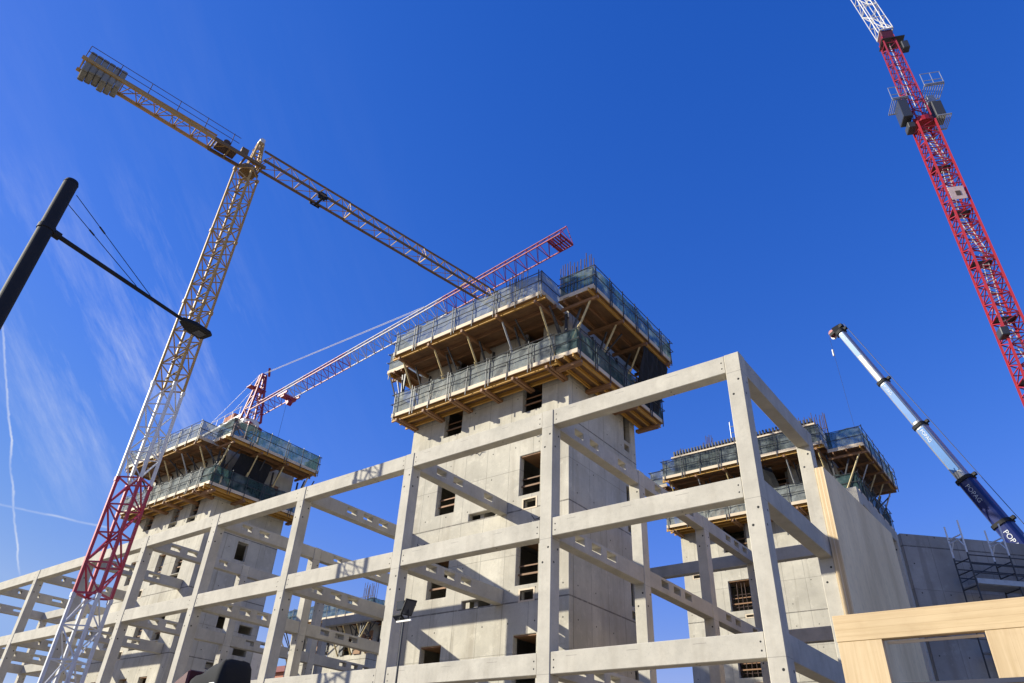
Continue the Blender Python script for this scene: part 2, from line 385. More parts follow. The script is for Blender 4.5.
# ------------------------------------------------------------------ core towers
TW = .28
def core(label, x0, x1, y0, y1, top, front, right, loc):
    t = thing('concrete_core_tower', label, 'core tower', loc, 'raw concrete core towers')
    w = MB(); w.slab((x0, y0, 0), (1, 0, 0), (0, 0, 1), (0, 1, 0), x1 - x0, top, TW, [(a - x0, b - x0, c, d) for a, b, c, d in front]); w.build('wall', M['wall'], t, bevel=.02)
    w = MB(); w.slab((x1, y0 + TW + .003, 0), (0, 1, 0), (0, 0, 1), (-1, 0, 0), y1 - y0 - TW - .003, top, TW, [(a - y0 - TW, b - y0 - TW, c, d) for a, b, c, d in right]); w.build('wall', M['wall'], t, bevel=.02)
    w = MB(); w.slab((x0, y1, 0), (0, -1, 0), (0, 0, 1), (1, 0, 0), y1 - y0 - TW - .003, top, TW, [(.8, 1.5, c, d) for a, b, c, d in right[:3]]); w.build('wall', M['wall'], t, bevel=.02)
    w = MB(); w.slab((x1 - TW - .003, y1, 0), (-1, 0, 0), (0, 0, 1), (0, -1, 0), x1 - x0 - 2 * TW - .006, top, TW); w.build('wall', M['wall'], t)
    for z in (1.74, 5.05, 8.1, 11.65, 15.3, 18.9, top - .02):
        if z < top + .1:
            s = MB(); s.box(x0 + TW + .004, x1 - TW - .004, y0 + TW + .004, y1 - TW - .004, z - .25, z); s.build('floor_slab', M['slab'], t)
    s = MB(); xm = (x0 + x1) / 2; s.box(xm - .1, xm + .1, y0 + TW + .01, y1 - TW - .01, .01, top - .32); s.build('partition_wall', M['slab'], t)
    # timber closing boards and lining set in the openings
    for a, b, c, d in front:
        if d - c > 1.2 and b - a < 2:
            f = MB(); yy = y0 + TW * .55
            f.box(a, b, yy, yy + .03, c + .40, c + .47); f.box(a, b, yy + .05, yy + .08, c + .74, c + .79)
            f.build('guard_board', M['timber'] if random.random() < .5 else M['ply'], t)
            f = MB(); f.box(a + .002, b - .002, y0 + .05, y0 + TW + 1.2, d - .05, d - .002); f.build('lintel_shutter', M['timber'], t)
            f = MB(); f.box(b - .30, b - .06, y0 + TW + .25, y0 + TW + .30, c, d - .06); f.build('door_leaf', M['slab'], t)
        elif d - c < .45 and (b - a) < .75:
            f = MB(); yy = y0 - .012
            f.box(a - .07, a, yy, yy + .1, c - .06, d + .06); f.box(b, b + .07, yy, yy + .1, c - .06, d + .06)
            f.box(a, b, yy, yy + .1, d, d + .06); f.box(a, b, yy, yy + .1, c - .06, c); f.build('opening_frame', M['plank'], t)
    return t

FL = [(5.3, 7.1), (8.86, 10.6), (12.41, 14.16), (16.2, 17.95)]
f1 = []
for z0, z1 in FL:
    f1 += [(-11.48, -10.45, z0, z1), (-16.08, -15.0, z0, z1 - .05)]
f1 += [(-11.48, -10.45, 19.2, 20.5), (-15.6, -14.2, 19.0, 20.4)]
for zl in (4.75, 8.29, 11.83): f1 += [(-14.1, -12.65, zl, zl + .3), (-11.23, -10.62, zl, zl + .36)]
r1 = []
for z0, z1 in FL: r1 += [(10.05, 10.62, z0, z1 - .2), (10.05, 10.5, z0 - .5, z0 - .2)]
T1 = (-18.15, -9.05, 5.5, 11.1)
t1 = core('tallest looking concrete core with two open platform rings, behind the middle of the frame', *T1, 20.9, f1, r1, (-13.6, 8.3, 0))
for cx_, cz_ in ((-14.35, 15.0), (-10.9, 15.0), (-16.9, 11.2), (-10.75, 11.35)):
    m = MB(); pts = [(cx_ + .16 * k, 5.44 - .04 * (k % 2), cz_ + .10 * math.sin(k * 2.1 + cx_) - .03 * k) for k in range(6)]
    m.poly(pts, .018, 5); m.build('cable_end', M['darksteel'], t1)
f2 = []
for z0, z1 in ((16.38, 17.9), (12.8, 14.3), (9.05, 10.6), (5.5, 7.15)):
    f2 += [(-39.88, -39.02, z0, z1), (-37.68, -36.82, z0, z1), (-39.95, -39.05, z0 - .38, z0 - .05), (-37.8, -36.85, z0 - .38, z0 - .05), (-43.3, -42.3, z0, z1)]
for zl in (4.75, 8.29, 11.83): f2 += [(-41.2, -40.58, zl, zl + .38)]
r2 = [(7.85, 8.6, 14.0, 15.1), (7.85, 8.45, 10.0, 10.7), (9.35, 10.28, 9.98, 10.45), (9.32, 10.25, 8.77, 9.17), (7.83, 8.36, 7.78, 8.16), (7.85, 8.6, 17.4, 18.2), (9.3, 10.2, 6.4, 7.0)]
T2 = (-44.3, -35.2, 5.5, 10.72)
t2 = core('concrete core seen half behind the red and white crane mast, left of the middle one', *T2, 20.9, f2, r2, (-39.7, 8.1, 0))
f3 = []
for z0, z1 in ((15.67, 17.4), (12.2, 13.95), (8.63, 10.4), (5.1, 6.9)):
    f3 += [(-11.2, -9.7, z0, z1), (-10.34, -9.92, z0 - .4, z0 - .28)]
f3 += [(-13.35, -12.82, 14.39, 14.58), (-7.6, -6.6, 18.9, 20.3)]
T3 = (-14.0, -3.8, 26.0, 31.6)
t3 = core('concrete core behind the right end of the frame, its window full of rebar', *T3, 20.9, f3, [(29.8, 30.5, 12.4, 14)], (-8.9, 28.8, 0))
for z0, z1 in ((12.2, 13.95), (8.63, 10.4)):
    rb = MB()
    for k in range(5): rb.tube((-11.1 + .3 * k + random.uniform(-.04, .04), 26.2, z0), (-11.1 + .3 * k + random.uniform(-.12, .12), 26.2, z1), .022, n=5)
    for z in (z0 + .25, z0 + .95): rb.tube((-11.2, 26.23, z), (-9.7, 26.23, z), .02, n=5)
    rb.build('rebar_grid', M['rebar'], t3)
T4 = (-53.0, -42.5, 26.0, 31.5)
t4 = core('distant unfinished core glimpsed low between the middle and left cores', *T4, 15.6, [(-48.5, -47.4, 12.2, 13.6), (-45.6, -44.6, 12.2, 13.6), (-45.6, -44.6, 8.6, 10.3), (-48.5, -47.4, 8.6, 10.3)], [(29, 30, 12, 13.5)], (-47.7, 28.7, 0))

# ------------------------------------------------------------------ climbing formwork platforms
def platform(label, org, ax, out, L, W, z, props=False, drop=2.75, reach=1.9, net='net', ends=(True, True), railh=1.22, nb=None, boards=True):
    """org = inner start corner (x, y); ax = unit direction along, out = unit direction outward"""
    ax = Vector((*ax, 0)); out = Vector((*out, 0)); o = Vector((*org, z))
    t = thing('climbing_platform', label, 'platform', tuple(o + ax * (L / 2) + out * (W / 2)), 'timber climbing formwork platforms')
    def P(a, b, c): return o + ax * a + out * b + Vector((0, 0, c))
    def bx(mb, a0, a1, b0, b1, c0, c1):
        q = [P(a0, b0, c0), P(a1, b0, c0), P(a1, b1, c0), P(a0, b1, c0), P(a0, b0, c1), P(a1, b0, c1), P(a1, b1, c1), P(a0, b1, c1)]
        mb.hexa(q)
    # deck of boards laid lengthwise with small gaps
    m = MB(); n = max(4, int(W / .28)); bw = W / n
    for k in range(n):
        j = random.uniform(-.05, .05)
        bx(m, 0 + j, L + j, bw * k + .006, bw * (k + 1) - .006, .302, .348)
    m.build('deck', M['ply'], t)
    # long yellow beams and cross bearers under the deck
    for b in (W * .18, W * .55, W - .16):
        m = MB(); e = random.uniform(.0, .22)
        bx(m, -e, L + e * .6, b - .04, b + .04, .14, .18); bx(m, -e, L + e * .6, b - .04, b + .04, .26, .30); bx(m, -e, L + e * .6, b - .016, b + .016, .18, .26)
        m.build('formwork_beam', M['yellowbeam'] if (not props or b > W * .6) else M['timber'], t)
    nb = nb or max(2, round(L / 1.65)); st = [(.35 + (L - .7) * k / (nb - 1)) for k in range(nb)]
    for a in st:
        m = MB(); e = random.uniform(-.03, .10)
        bx(m, a - .06, a + .06, -.02, W + e, .0, .138)
        if not props: bx(m, a + .10, a + .20, -.02, W + e - .12, .015, .130)
        m.build('bearer', M['timber'], t)
    # edge: toe board, posts, rails, net
    m = MB(); bx(m, -.02, L + .02, W + .005, W + .04, .29, .47); m.build('toe_board', M['plank'], t)
    pst = [.12 + (L - .24) * k / max(1, round(L / 1.25)) for k in range(max(1, round(L / 1.25)) + 1)]
    top = .35 + railh
    for k, a in enumerate(pst):
        m = MB(); lean = random.uniform(-.03, .05)
        m.bar(P(a, W + .075, .08), P(a + random.uniform(-.02, .02), W + .075 + lean, top + random.uniform(.0, .10)), .034, .034)
        if k % 2: m.bar(P(a + .16, W + .075, .10), P(a + .16, W + .075 + lean, top - .05), .03, .03)
        m.build('rail_post', M['darksteel'], t)
    for h in (.35 + railh * .50, .35 + railh * .93):
        m = MB(); m.tube(P(-.1, W + .11, h), P(L + .1, W + .11, h + random.uniform(-.03, .03)), .021, n=6); m.build('guard_rail', M['darksteel'], t)
    def sheet(p0, p1, h0, h1, outv):
        m = MB(); nseg = max(2, int((p1 - p0).length / .3)); rows = 4; pts = []
        for i in range(nseg + 1):
            f = i / nseg; sag = .10 * abs(math.sin(f * (p1 - p0).length * 2.4)) + random.uniform(-.06, .05); colp = []
            for j in range(rows + 1):
                g = j / rows; h = h0 + (h1 - h0 - (sag if j == rows else 0)) * g
                colp.append(p0.lerp(p1, f) + Vector((0, 0, h)) + outv * (random.uniform(-.035, .03)))
            pts.append(colp)
        for i in range(nseg):
            for j in range(rows): m.face([pts[i][j], pts[i + 1][j], pts[i + 1][j + 1], pts[i][j + 1]])
        return m
    sheet(P(-.02, W - .01, 0), P(L + .02, W - .01, 0), .36, top + .02, out).build('safety_net', M[net], t)
    for k, (on, a) in enumerate(zip(ends, (0.0, L))):
        if not on: continue
        sgn = -1 if k == 0 else 1
        m = sheet(P(a, .15, 0), P(a, W, 0), .36, top, ax); m.build('safety_net', M['netdark' if net == 'netdark' else 'net'], t)
        m = MB(); bx(m, a + (0.004 if sgn > 0 else -.04), a + (.04 if sgn > 0 else -.004), .1, W + .04, .30, .50); m.build('toe_board', M['plank'], t)
        m = MB()
        for h in (.35 + railh * .5, .35 + railh * .93): m.tube(P(a + sgn * .05, .1, h), P(a + sgn * .05, W + .1, h), .02, n=6)
        m.build('guard_rail', M['darksteel'], t)
    if props:
        for k, a in enumerate(st):
            if k == 0 and nb > 3: pass
            m = MB(); m.tube(P(a, W - .38, .02), P(a + random.uniform(-.12, .12), W - reach, -drop + .45), .046, n=8)
            m.tube(P(a, W - .38, .02).lerp(P(a, W - reach, -drop + .45), .45), P(a, W - reach, -drop + .45), .058, n=8)
            m.build('prop', M['prop'] if random.random() < .75 else M['steel'], t)
            m = MB(); m.bar(P(a + .22, W - 1.0, .0), P(a + .22, W - reach - .02, -1.5), .07, .07); m.bar(P(a + .22, .05, -.02), P(a + .22, .08, -2.2), .09, .09)
            m.build('strut', M['darksteel'], t)
            if random.random() < .8:
                m = MB(); m.bar(P(a + random.uniform(.4, .8), W - .5, -.02), P(a + random.uniform(.2, .9), .15, -random.uniform(.9, 1.9)), .06); m.build('strut', M['darksteel'], t)
            if random.random() < .6 and reach > 1.5:
                m = MB(); bx(m, a + .25, a + .25 + random.uniform(.4, .9), .04, .10, -2.3, -random.uniform(.5, 1.1)); m.build('wall_shutter', M['timber'] if random.random() < .4 else M['darksteel'], t)
    return t

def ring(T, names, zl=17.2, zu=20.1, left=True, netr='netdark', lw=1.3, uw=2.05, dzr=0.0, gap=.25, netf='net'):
    x0, x1, y0, y1 = T
    A, B, C, D, E = names
    platform(A, (x0 - .25, y0), (1, 0), (0, -1), x1 - x0 + .35, lw, zl - .14, ends=(True, False), net='net')
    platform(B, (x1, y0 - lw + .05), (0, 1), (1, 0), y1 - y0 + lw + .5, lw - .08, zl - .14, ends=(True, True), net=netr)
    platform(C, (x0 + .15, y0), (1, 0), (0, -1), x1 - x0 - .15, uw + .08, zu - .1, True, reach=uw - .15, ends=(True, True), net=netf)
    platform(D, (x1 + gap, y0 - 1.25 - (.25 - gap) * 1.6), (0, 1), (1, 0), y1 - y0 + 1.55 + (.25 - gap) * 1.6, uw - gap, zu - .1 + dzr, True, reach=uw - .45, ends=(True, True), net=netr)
    if left: platform(E, (x0, y1 + .2), (0, -1), (-1, 0), y1 - y0 + 1.35, 1.25, zu - .2, True, drop=2.6, reach=1.1, ends=(False, True), net='net')

ring(T1, ('lower timber platform along the sunlit front of the middle core', 'lower timber platform with dark green net on the shaded right side of the middle core',
          'upper propped platform with pale net along the front of the middle core', 'upper overhanging platform with dark net on the right side of the middle core',
          'short platform hanging a little lower on the left side of the middle core'))
ring(T2, ('lower platform along the sunlit front of the left core behind the crane mast', 'lower platform with teal net on the shaded right side of the left core',
          'upper propped platform along the front of the left core behind the white mast section', 'upper platform with teal net on the right side of the left core',
          'platform on the far left side of the left core'), left=False)
ring(T3, ('lower platform along the front of the right core, partly behind the corner column', 'lower platform on the right side of the right core above the timber panel',
          'upper platform along the front of the right core, under a row of studs', 'upper overhanging platform on the right side of the right core, nearest the blue boom',
          'short platform on the left side of the right core'), left=True, dzr=-.42, gap=.03, netf='netdull')
platform('front platform of the distant core glimpsed between the middle and left cores', (-53.2, 26.0), (1, 0), (0, -1), 10.9, 1.9, 14.5, True, net='netdark')
platform('right side platform of the distant core glimpsed between the middle and left cores', (-42.4, 24.3), (0, 1), (1, 0), 7.2, 1.7, 14.5, True, net='netdark')

# inner formwork rising above the walls
def shutter(label, x0, x1, y, z0, z1, n):
    t = thing('wall_formwork', label, 'formwork', ((x0 + x1) / 2, y, z0), 'formwork panels on the cores')
    m = MB(); m.box(x0, x1, y, y + .05, z0, z1); m.build('panel', M['timber'], t)
    for k in range(n):
        m = MB(); a = x0 + (x1 - x0) * (k + .5) / n; m.box(a - .045, a + .045, y - .16, y - .002, z0 + .05, z1 + .14); m.build('stud', M['darksteel'], t)
    m = MB(); m.box(x0 - .1, x1 + .1, y - .24, y - .162, z1 - .35, z1 - .25); m.build('waling', M['plank'], t)
    return t
shutter('row of dark formwork studs on top of the right core', -13.6, -4.3, 25.2, 20.92, 22.5, 44)

def rebars(label, cx, cy, z0, z1, nx, ny, sx, sy, grp='starter bars on the cores'):
    t = thing('rebar_cluster', label, 'rebar', (cx, cy, z0), grp)
    for i in range(nx):
        for j in range(ny):
            m = MB(); x = cx + (i - (nx - 1) / 2) * sx; y = cy + (j - (ny - 1) / 2) * sy
            m.tube((x, y, z0), (x + random.uniform(-.06, .06), y + random.uniform(-.06, .06), z1 + random.uniform(-.45, .15)), .021, n=5)
            m.build('bar', M['rebar'], t)
    m = MB()
    for h in (.25, .55): m.box(cx - nx * sx / 2, cx + nx * sx / 2, cy - ny * sy / 2 - .03, cy - ny * sy / 2, z0 + (z1 - z0) * h, z0 + (z1 - z0) * h + .03)
    m.build('tie', M['rebar'], t)
    return t
rebars('tall cluster of starter bars at the near corner of the middle core', -9.05, 6.2, 20.9, 24.3, 10, 2, .19, .3)
rebars('short bars above the front net of the middle core', -12.7, 6.2, 20.92, 25.0, 7, 2, .17, .3)
rebars('few low bars near the left end of the middle core', -15.6, 6.3, 20.92, 23.6, 4, 1, .3, .3)
rebars('bars at the left corner of the right core', -13.6, 26.6, 20.92, 23.7, 5, 2, .16, .2)
rebars('bars above the left half of the right core', -11.6, 26.6, 20.92, 23.9, 5, 2, .16, .2)
rebars('bars above the right half of the right core, near the corner column', -4.7, 26.6, 20.92, 23.6, 10, 2, .18, .25)
rebars('bars standing on the distant core between the middle and left cores', -43.6, 26.4, 15.4, 18.0, 8, 2, .2, .3)
# loose gear standing on the platforms
def gear(label, x, y, z):
    t = thing('formwork_stack', label, 'formwork', (x, y, z))
    for k in range(4):
        m = MB(); m.bar((x + .22 * k, y, z), (x + .22 * k + .1, y + .25, z + 1.1 + .2 * (k % 2)), .16, .05); m.build('board', M['plank'] if k % 2 else M['crwhite'], t)
gear('pale boards leaning on the lower platform at the left end of the middle core', -17.3, 5.0, 17.45)
# the ladder frame standing on the right core
t = thing('access_ladder', 'white access ladder frame standing on top of the right core', 'ladder', (-9.2, 26.2, 20.8))
m = MB(); m.tube((-9.6, 25.6, 20.5), (-9.6, 25.6, 24.1), .03); m.tube((-8.9, 25.6, 20.5), (-8.9, 25.6, 24.1), .03); m.build('rail', M['steel'], t)
for k in range(7):
    m = MB(); m.tube((-9.6, 25.6, 21 + .45 * k), (-8.9, 25.6, 21 + .45 * k), .022, n=6); m.build('rung', M['steel'], t)
# hanging dark sheets (protective fabric) between the platforms
def sheetdrop(label, pts, name='debris_sheet'):
    m = MB(); a, b, c, d = [Vector(p) for p in pts]; n = 8
    for i in range(n):
        for j in range(n):
            def q(i, j):
                u, v = i / n, j / n; p = a.lerp(b, u).lerp(d.lerp(c, u), v); return p + Vector((.05 * math.sin(i * 2.1 + j), .05 * math.cos(i * 1.7 - j), 0))
            m.face([q(i, j), q(i + 1, j), q(i + 1, j + 1), q(i, j + 1)])
    s = m.build(name, M['tarp']); sm = s.modifiers.new('thick', 'SOLIDIFY'); sm.thickness = .01
    return tag(s, label, 'sheet', 'dark sheets hung on the cores')
sheetdrop('dark sheet hung under the far end of the upper right platform of the middle core', [(-7.15, 8.8, 20.0), (-7.15, 11.3, 20.0), (-7.9, 11.3, 17.5), (-7.9, 9.3, 17.5)])
sheetdrop('dark sheet hung on the right side of the left core', [(-33.9, 5.6, 19.9), (-33.9, 8.0, 19.9), (-34.6, 8.0, 17.4), (-34.6, 5.6, 17.4)])
sheetdrop('dark sheet hung on the front of the right core', [(-8.9, 24.4, 19.8), (-7.0, 24.4, 19.8), (-6.8, 25.5, 17.4), (-8.7, 25.5, 17.4)])

# ------------------------------------------------------------------ tower cranes
def lattice(mb, a, b, s, rot, nbay, leg=.06, lace=.03, s2=None, xb=True):
    """square lattice between points a and b (axis), rot = corner orientation"""
    a = Vector(a); b = Vector(b); d = (b - a).normalized(); s2 = s2 or s
    if abs(d.z) > .9: x = Vector((math.cos(rot), math.sin(rot), 0)); x = (x - d * x.dot(d)).normalized()
    else: x = d.cross(Vector((0, 0, 1))).normalized()
    y = d.cross(x).normalized()
    def C(k, f):
        ss = (s + (s2 - s) * f) / 2
        return a.lerp(b, f) + x * (ss * (1, 1, -1, -1)[k]) + y * (ss * (1, -1, -1, 1)[k])
    for k in range(4):
        mb.bar(C(k, 0), C(k, 1), leg)
        for j in range(nbay):
            f0, f1 = j / nbay, (j + 1) / nbay; k2 = (k + 1) % 4
            if (j + k) % 2: mb.bar(C(k, f0), C(k2, f1), lace)
            else: mb.bar(C(k2, f0), C(k, f1), lace)
            mb.bar(C(k, f1), C(k2, f1), lace)
    for k in range(4): mb.bar(C(k, 0), C((k + 1) % 4, 0), lace * 1.3)
def trijib(mb, a, b, w, h, nbay, ch=.05, lace=.025, cb=None):
    cb = cb or mb
    """triangular jib: two bottom chords, one top chord"""
    a = Vector(a); b = Vector(b); d = (b - a).normalized(); x = d.cross(Vector((0, 0, 1))).normalized(); up = x.cross(d).normalized()
    def B(s, f): return a.lerp(b, f) + x * (s * w / 2)
    def T(f): return a.lerp(b, f) + up * h
    cb.bar(B(-1, 0), B(-1, 1), ch * 1.5, ch * 1.9); cb.bar(B(1, 0), B(1, 1), ch * 1.5, ch * 1.9); cb.bar(T(0), T(1), ch * 1.35)
    for j in range(nbay):
        f0, f1, fm = j / nbay, (j + 1) / nbay, (j + .5) / nbay
        for s in (-1, 1): mb.bar(B(s, f0), T(fm), lace); mb.bar(T(fm), B(s, f1), lace)
        mb.bar(B(-1, f0), B(1, f0), lace); mb.bar(B(-1, f0), B(1, f1), lace * .8)
    mb.bar(B(-1, 1), B(1, 1), lace * 1.5); mb.bar(B(-1, 1), T(1), lace); mb.bar(B(1, 1), T(1), lace)

# --- near crane: yellow top, red and white lower mast
CX, CY = -21.16, -5.2
cr1 = thing('tower_crane', 'near tower crane with yellow jib, grey counterweights and a red and white lower mast', 'tower crane', (CX, CY, 0))
rot = R(37.6); S1 = .84
secs = [(.3, 3.1, 'crgrey', 3), (3.1, 7.2, 'crgrey', 4), (7.2, 11.3, 'mastred', 4), (11.3, 15.35, 'crwhite', 4), (15.35, 19.4, 'yellow', 5), (19.4, 23.5, 'yellow', 5), (23.5, 27.6, 'yellow', 5)]
for z0, z1, c, n in secs:
    m = MB(); th = .10 if c != 'yellow' else .085
    lattice(m, (CX, CY, z0), (CX, CY, z1), S1, rot + R(45) * 0, n, th, .05 if c == 'mastred' else .038)
    for k in range(4):
        px = CX + S1 / 2 * (math.cos(rot) * (1, 1, -1, -1)[k] - math.sin(rot) * (1, -1, -1, 1)[k]); py = CY + S1 / 2 * (math.sin(rot) * (1, 1, -1, -1)[k] + math.cos(rot) * (1, -1, -1, 1)[k])
        m.box(px - .07, px + .07, py - .07, py + .07, z1 - .18, z1 - .012)
    m.build('mast_section', M[c], cr1)
    if c == 'yellow':
        m = MB()
        for k in range(n * 2): za = z0 + (z1 - z0) * k / (n * 2); zb = z0 + (z1 - z0) * (k + 1) / (n * 2); sg = 1 if k % 2 else -1; m.bar((CX - .3 * sg, CY - .12 * sg, za), (CX + .3 * sg, CY + .12 * sg, zb), .05)
        m.build('inner_brace', M['shaderustyellow'], cr1)
    m = MB()  # ladder inside
    dx, dy = .18, .05
    m.bar((CX + dx, CY + dy, z0 + .05), (CX + dx, CY + dy, z1 - .05), .03); m.bar((CX + dx - .25, CY + dy + .2, z0 + .05), (CX + dx - .25, CY + dy + .2, z1 - .05), .03)
    for k in range(int((z1 - z0) / .35)): m.bar((CX + dx, CY + dy, z0 + .2 + .35 * k), (CX + dx - .25, CY + dy + .2, z0 + .2 + .35 * k), .02)
    m.build('ladder', M['steel'] if c != 'yellow' else M['rebar'], cr1)
m = MB(); m.box(CX - 1.6, CX + 1.6, CY - 1.6, CY + 1.6, 0, .3); m.build('base_block', M['ballast'], cr1)
az = Vector((.160, .987, 0)).normalized(); sd = Vector((az.y, -az.x, 0)); UP = Vector((0, 0, 1)); CT = Vector((CX, CY, 0))
def J(d, s, z): return CT + az * d + sd * s + UP * z
m = MB(); m.tube(J(0, 0, 27.6), J(0, 0, 27.95), .40, n=20); m.build('slewing_ring', M['shaderustyellow'], cr1)
m = MB()
for s in (-.42, .42): m.bar(J(-2.0, s, 28.18), J(.65, s, 28.2), .09, .17)
for d in (-1.95, -1.2, -.4, .5): m.bar(J(d, -.42, 28.17), J(d, .42, 28.17), .08, .14)
m.build('slewing_platform', M['shaderustyellow'], cr1)
m = MB(); m.bar(J(-1.8, -.1, 28.42), J(-.8, -.1, 28.42), .5, .26); m.tube(J(-1.4, -.3, 28.5), J(-1.4, .3, 28.5), .18, n=14); m.build('winch', M['rebar'], cr1)
m = MB(); m.hexa([J(-.7, .22, 28.32), J(-.35, .22, 28.32), J(-.35, .42, 28.32), J(-.7, .42, 28.32), J(-.7, .22, 28.7), J(-.35, .22, 28.7), J(-.35, .42, 28.7), J(-.7, .42, 28.7)]); m.build('control_cabinet', M['shaderustyellow'], cr1)
m = MB(); lattice(m, J(.15, 0, 28.2), J(.15, 0, 29.95), .5, math.atan2(az.y, az.x), 3, .08, .045, .22); m.build('tower_head', M['yellow'], cr1)
m = MB(); m.bar(J(-.05, -.15, 29.4), J(.35, -.15, 30.05), .12, .12); m.tube(J(.15, -.2, 30.05), J(.15, .2, 30.05), .14, n=12); m.build('head_sheave', M['crwhite'], cr1)
nj = 6
for k in range(nj):
    d0 = .45 + 5.2 * k; m = MB(); m2 = MB(); trijib(m, J(d0, 0, 28.65), J(d0 + 5.2, 0, 28.68), .82, .98, 5, .062, .034, m2); m.build('jib_lacing', M['yellow'], cr1); m2.build('jib_chord', M['shaderustyellow'], cr1)  # chords get the darker yellow, their underside shade put into the colour
m = MB(); m.bar(J(3.6, -.42, 28.5), J(4.15, -.42, 28.5), .05, .08); m.bar(J(3.6, .42, 28.5), J(4.15, .42, 28.5), .05, .08); m.bar(J(3.9, -.42, 28.5), J(3.9, .42, 28.5), .12, .08); m.bar(J(3.7, .3, 28.7), J(4.1, .3, 28.7), .25, .3)
for s in (-.45, .45):
    for d in (3.65, 4.1): m.tube(J(d, s - .04, 28.58), J(d, s + .04, 28.58), .08, n=10)
m.build('trolley', M['black'], cr1)
m = MB()
for s in (-.42, .42):
    m.bar(J(-8.1, s, 28.35), J(-2.0, s, 28.2), .09, .16); 
    for k in range(7):
        d = -8.0 + .85 * k; m.bar(J(d, s, 28.3), J(d + .42, -s * .2, 28.75), .035); m.bar(J(d + .42, -s * .2, 28.75), J(d + .85, s, 28.3), .035)
for k in range(8): d = -8.0 + .85 * k; m.bar(J(d, -.42, 28.3), J(d, .42, 28.3), .05); m.bar(J(d, -.42, 28.3), J(d + .85, .42, 28.3), .035)
m.bar(J(-8.1, .05, 28.78), J(-1.9, .05, 28.78), .07)
m.build('counter_jib', M['yellow'], cr1)
m = MB()
for s in (-.42, .42):
    for h in (.45, .82): m.tube(J(-8.0, s, 28.4 + h), J(-.9, s, 28.3 + h), .016, n=5)
    for k in range(6): d = -8.0 + 1.35 * k; m.tube(J(d, s, 28.35), J(d, s, 29.18), .018, n=5)
m.build('hand_rail', M['rebar'], cr1)
for k in range(6):
    d = -7.9 + .262 * k; m = MB(); dz = .06 * ((k * 7) % 3 - 1)
    for s0, s1 in ((-.40, -.3), (.3, .40), (-.3, .3)):
        if s0 == -.3: m.hexa([J(d, s0, 27.8 + dz), J(d + .25, s0, 27.8 + dz), J(d + .25, s1, 27.8 + dz), J(d, s1, 27.8 + dz), J(d, s0, 28.3), J(d + .25, s0, 28.3), J(d + .25, s1, 28.3), J(d, s1, 28.3)])
        else: m.hexa([J(d, s0, 27.8 + dz), J(d + .25, s0, 27.8 + dz), J(d + .25, s1, 27.8 + dz), J(d, s1, 27.8 + dz), J(d, s0, 29.0), J(d + .25, s0, 29.0), J(d + .25, s1, 29.0), J(d, s1, 29.0)])
    m.build('counterweight', M['ballast'], cr1, bevel=.04)

# --- distant saddle-jib crane behind the left core
QX, QY = -47.6, 13.25
cr2 = thing('tower_crane', 'distant red and white tower crane with pendant tie bars behind the left core', 'tower crane', (QX, QY, 0))
for k in range(7):
    z0 = .1 + 4.1 * k; m = MB(); lattice(m, (QX, QY, z0), (QX, QY, z0 + 4.1), 1.5, R(15), 3, .15, .07); m.build('mast_section', M['crwhite'] if k % 2 else M['red'], cr2)
a2 = Vector((.99659, -.0825, 0)).normalized(); s2v = Vector((a2.y, -a2.x, 0)); QT = Vector((QX, QY, 0))
def K(d, s, z): return QT + a2 * d + s2v * s + UP * z
m = MB(); m.tube(K(0, 0, 28.75), K(0, 0, 29.2), .85, n=18); m.build('slewing_ring', M['crwhite'], cr2)
m = MB(); lattice(m, K(0, 0, 29.2), K(.1, 0, 34.0), 1.35, R(-5), 4, .15, .07, .35); m.build('tower_head', M['red'], cr2)
m = MB(); m.bar(K(-.5, -.8, 32.7), K(-.5, .8, 32.7), .7, .08); m.bar(K(.2, -.5, 34.1), K(1.2, .1, 34.2), .18); m.build('head_platform', M['red'], cr2)
segs = [(.6, 4.8, 'red'), (4.8, 7.6, 'crdull'), (7.6, 13.4, 'red'), (13.4, 18.4, 'crdull'), (18.4, 24.3, 'crdull'), (24.3, 35.3, 'red')]
for d0, d1, c in segs:
    m = MB(); trijib(m, K(d0, 0, 29.95 + .012 * d0), K(d1, 0, 29.95 + .012 * d1), 1.25, 1.05, max(3, int((d1 - d0) / .9)), .04, .034); m.build('jib_section', M[c], cr2)
m = MB(); [m.bar(K(34.3 + .19 * k_, -.62, 30.36), K(34.3 + .19 * k_, .62, 30.36), .10, .05) for k_ in range(6)]; m.bar(K(34.2, 0, 30.36), K(35.35, 0, 30.36), .06, .05); m.build('jib_end_platform', M['red'], cr2)
m = MB(); m.bar(K(5.2, -.6, 29.75), K(6.6, -.6, 29.75), .1, .18); m.bar(K(5.2, .6, 29.75), K(6.6, .6, 29.75), .1, .18); m.bar(K(5.9, -.6, 29.6), K(5.9, .6, 29.6), .5, .25); m.bar(K(5.9, 0, 29.5), K(6.3, 0, 28.9), .4, .3); m.build('trolley', M['red'], cr2)
for s in (-.05, .05):
    m = MB(); m.tube(K(.3, s, 34.1), K(22.5, s, 31.3), .018, n=5); m.build('tie_bar', M['crwhite'], cr2)
    m = MB(); m.tube(K(0, s * 5, 34.0), K(-8.5, s * 9, 30.6), .018, n=5); m.build('tie_bar', M['crwhite'], cr2)
m = MB()
for s in (-.6, .6):
    m.bar(K(-10, s, 29.9), K(-.6, s, 29.9), .14, .22); m.tube(K(-10, s, 30.9), K(-1, s, 30.9), .025, n=5)
    for k in range(7): m.tube(K(-9.6 + 1.4 * k, s, 29.9), K(-9.6 + 1.4 * k, s, 30.9), .025, n=5)
for k in range(7): m.bar(K(-9.6 + 1.4 * k, -.6, 29.9), K(-9.6 + 1.4 * k, .6, 29.9), .1)
m.build('counter_jib', M['crwhite'], cr2)
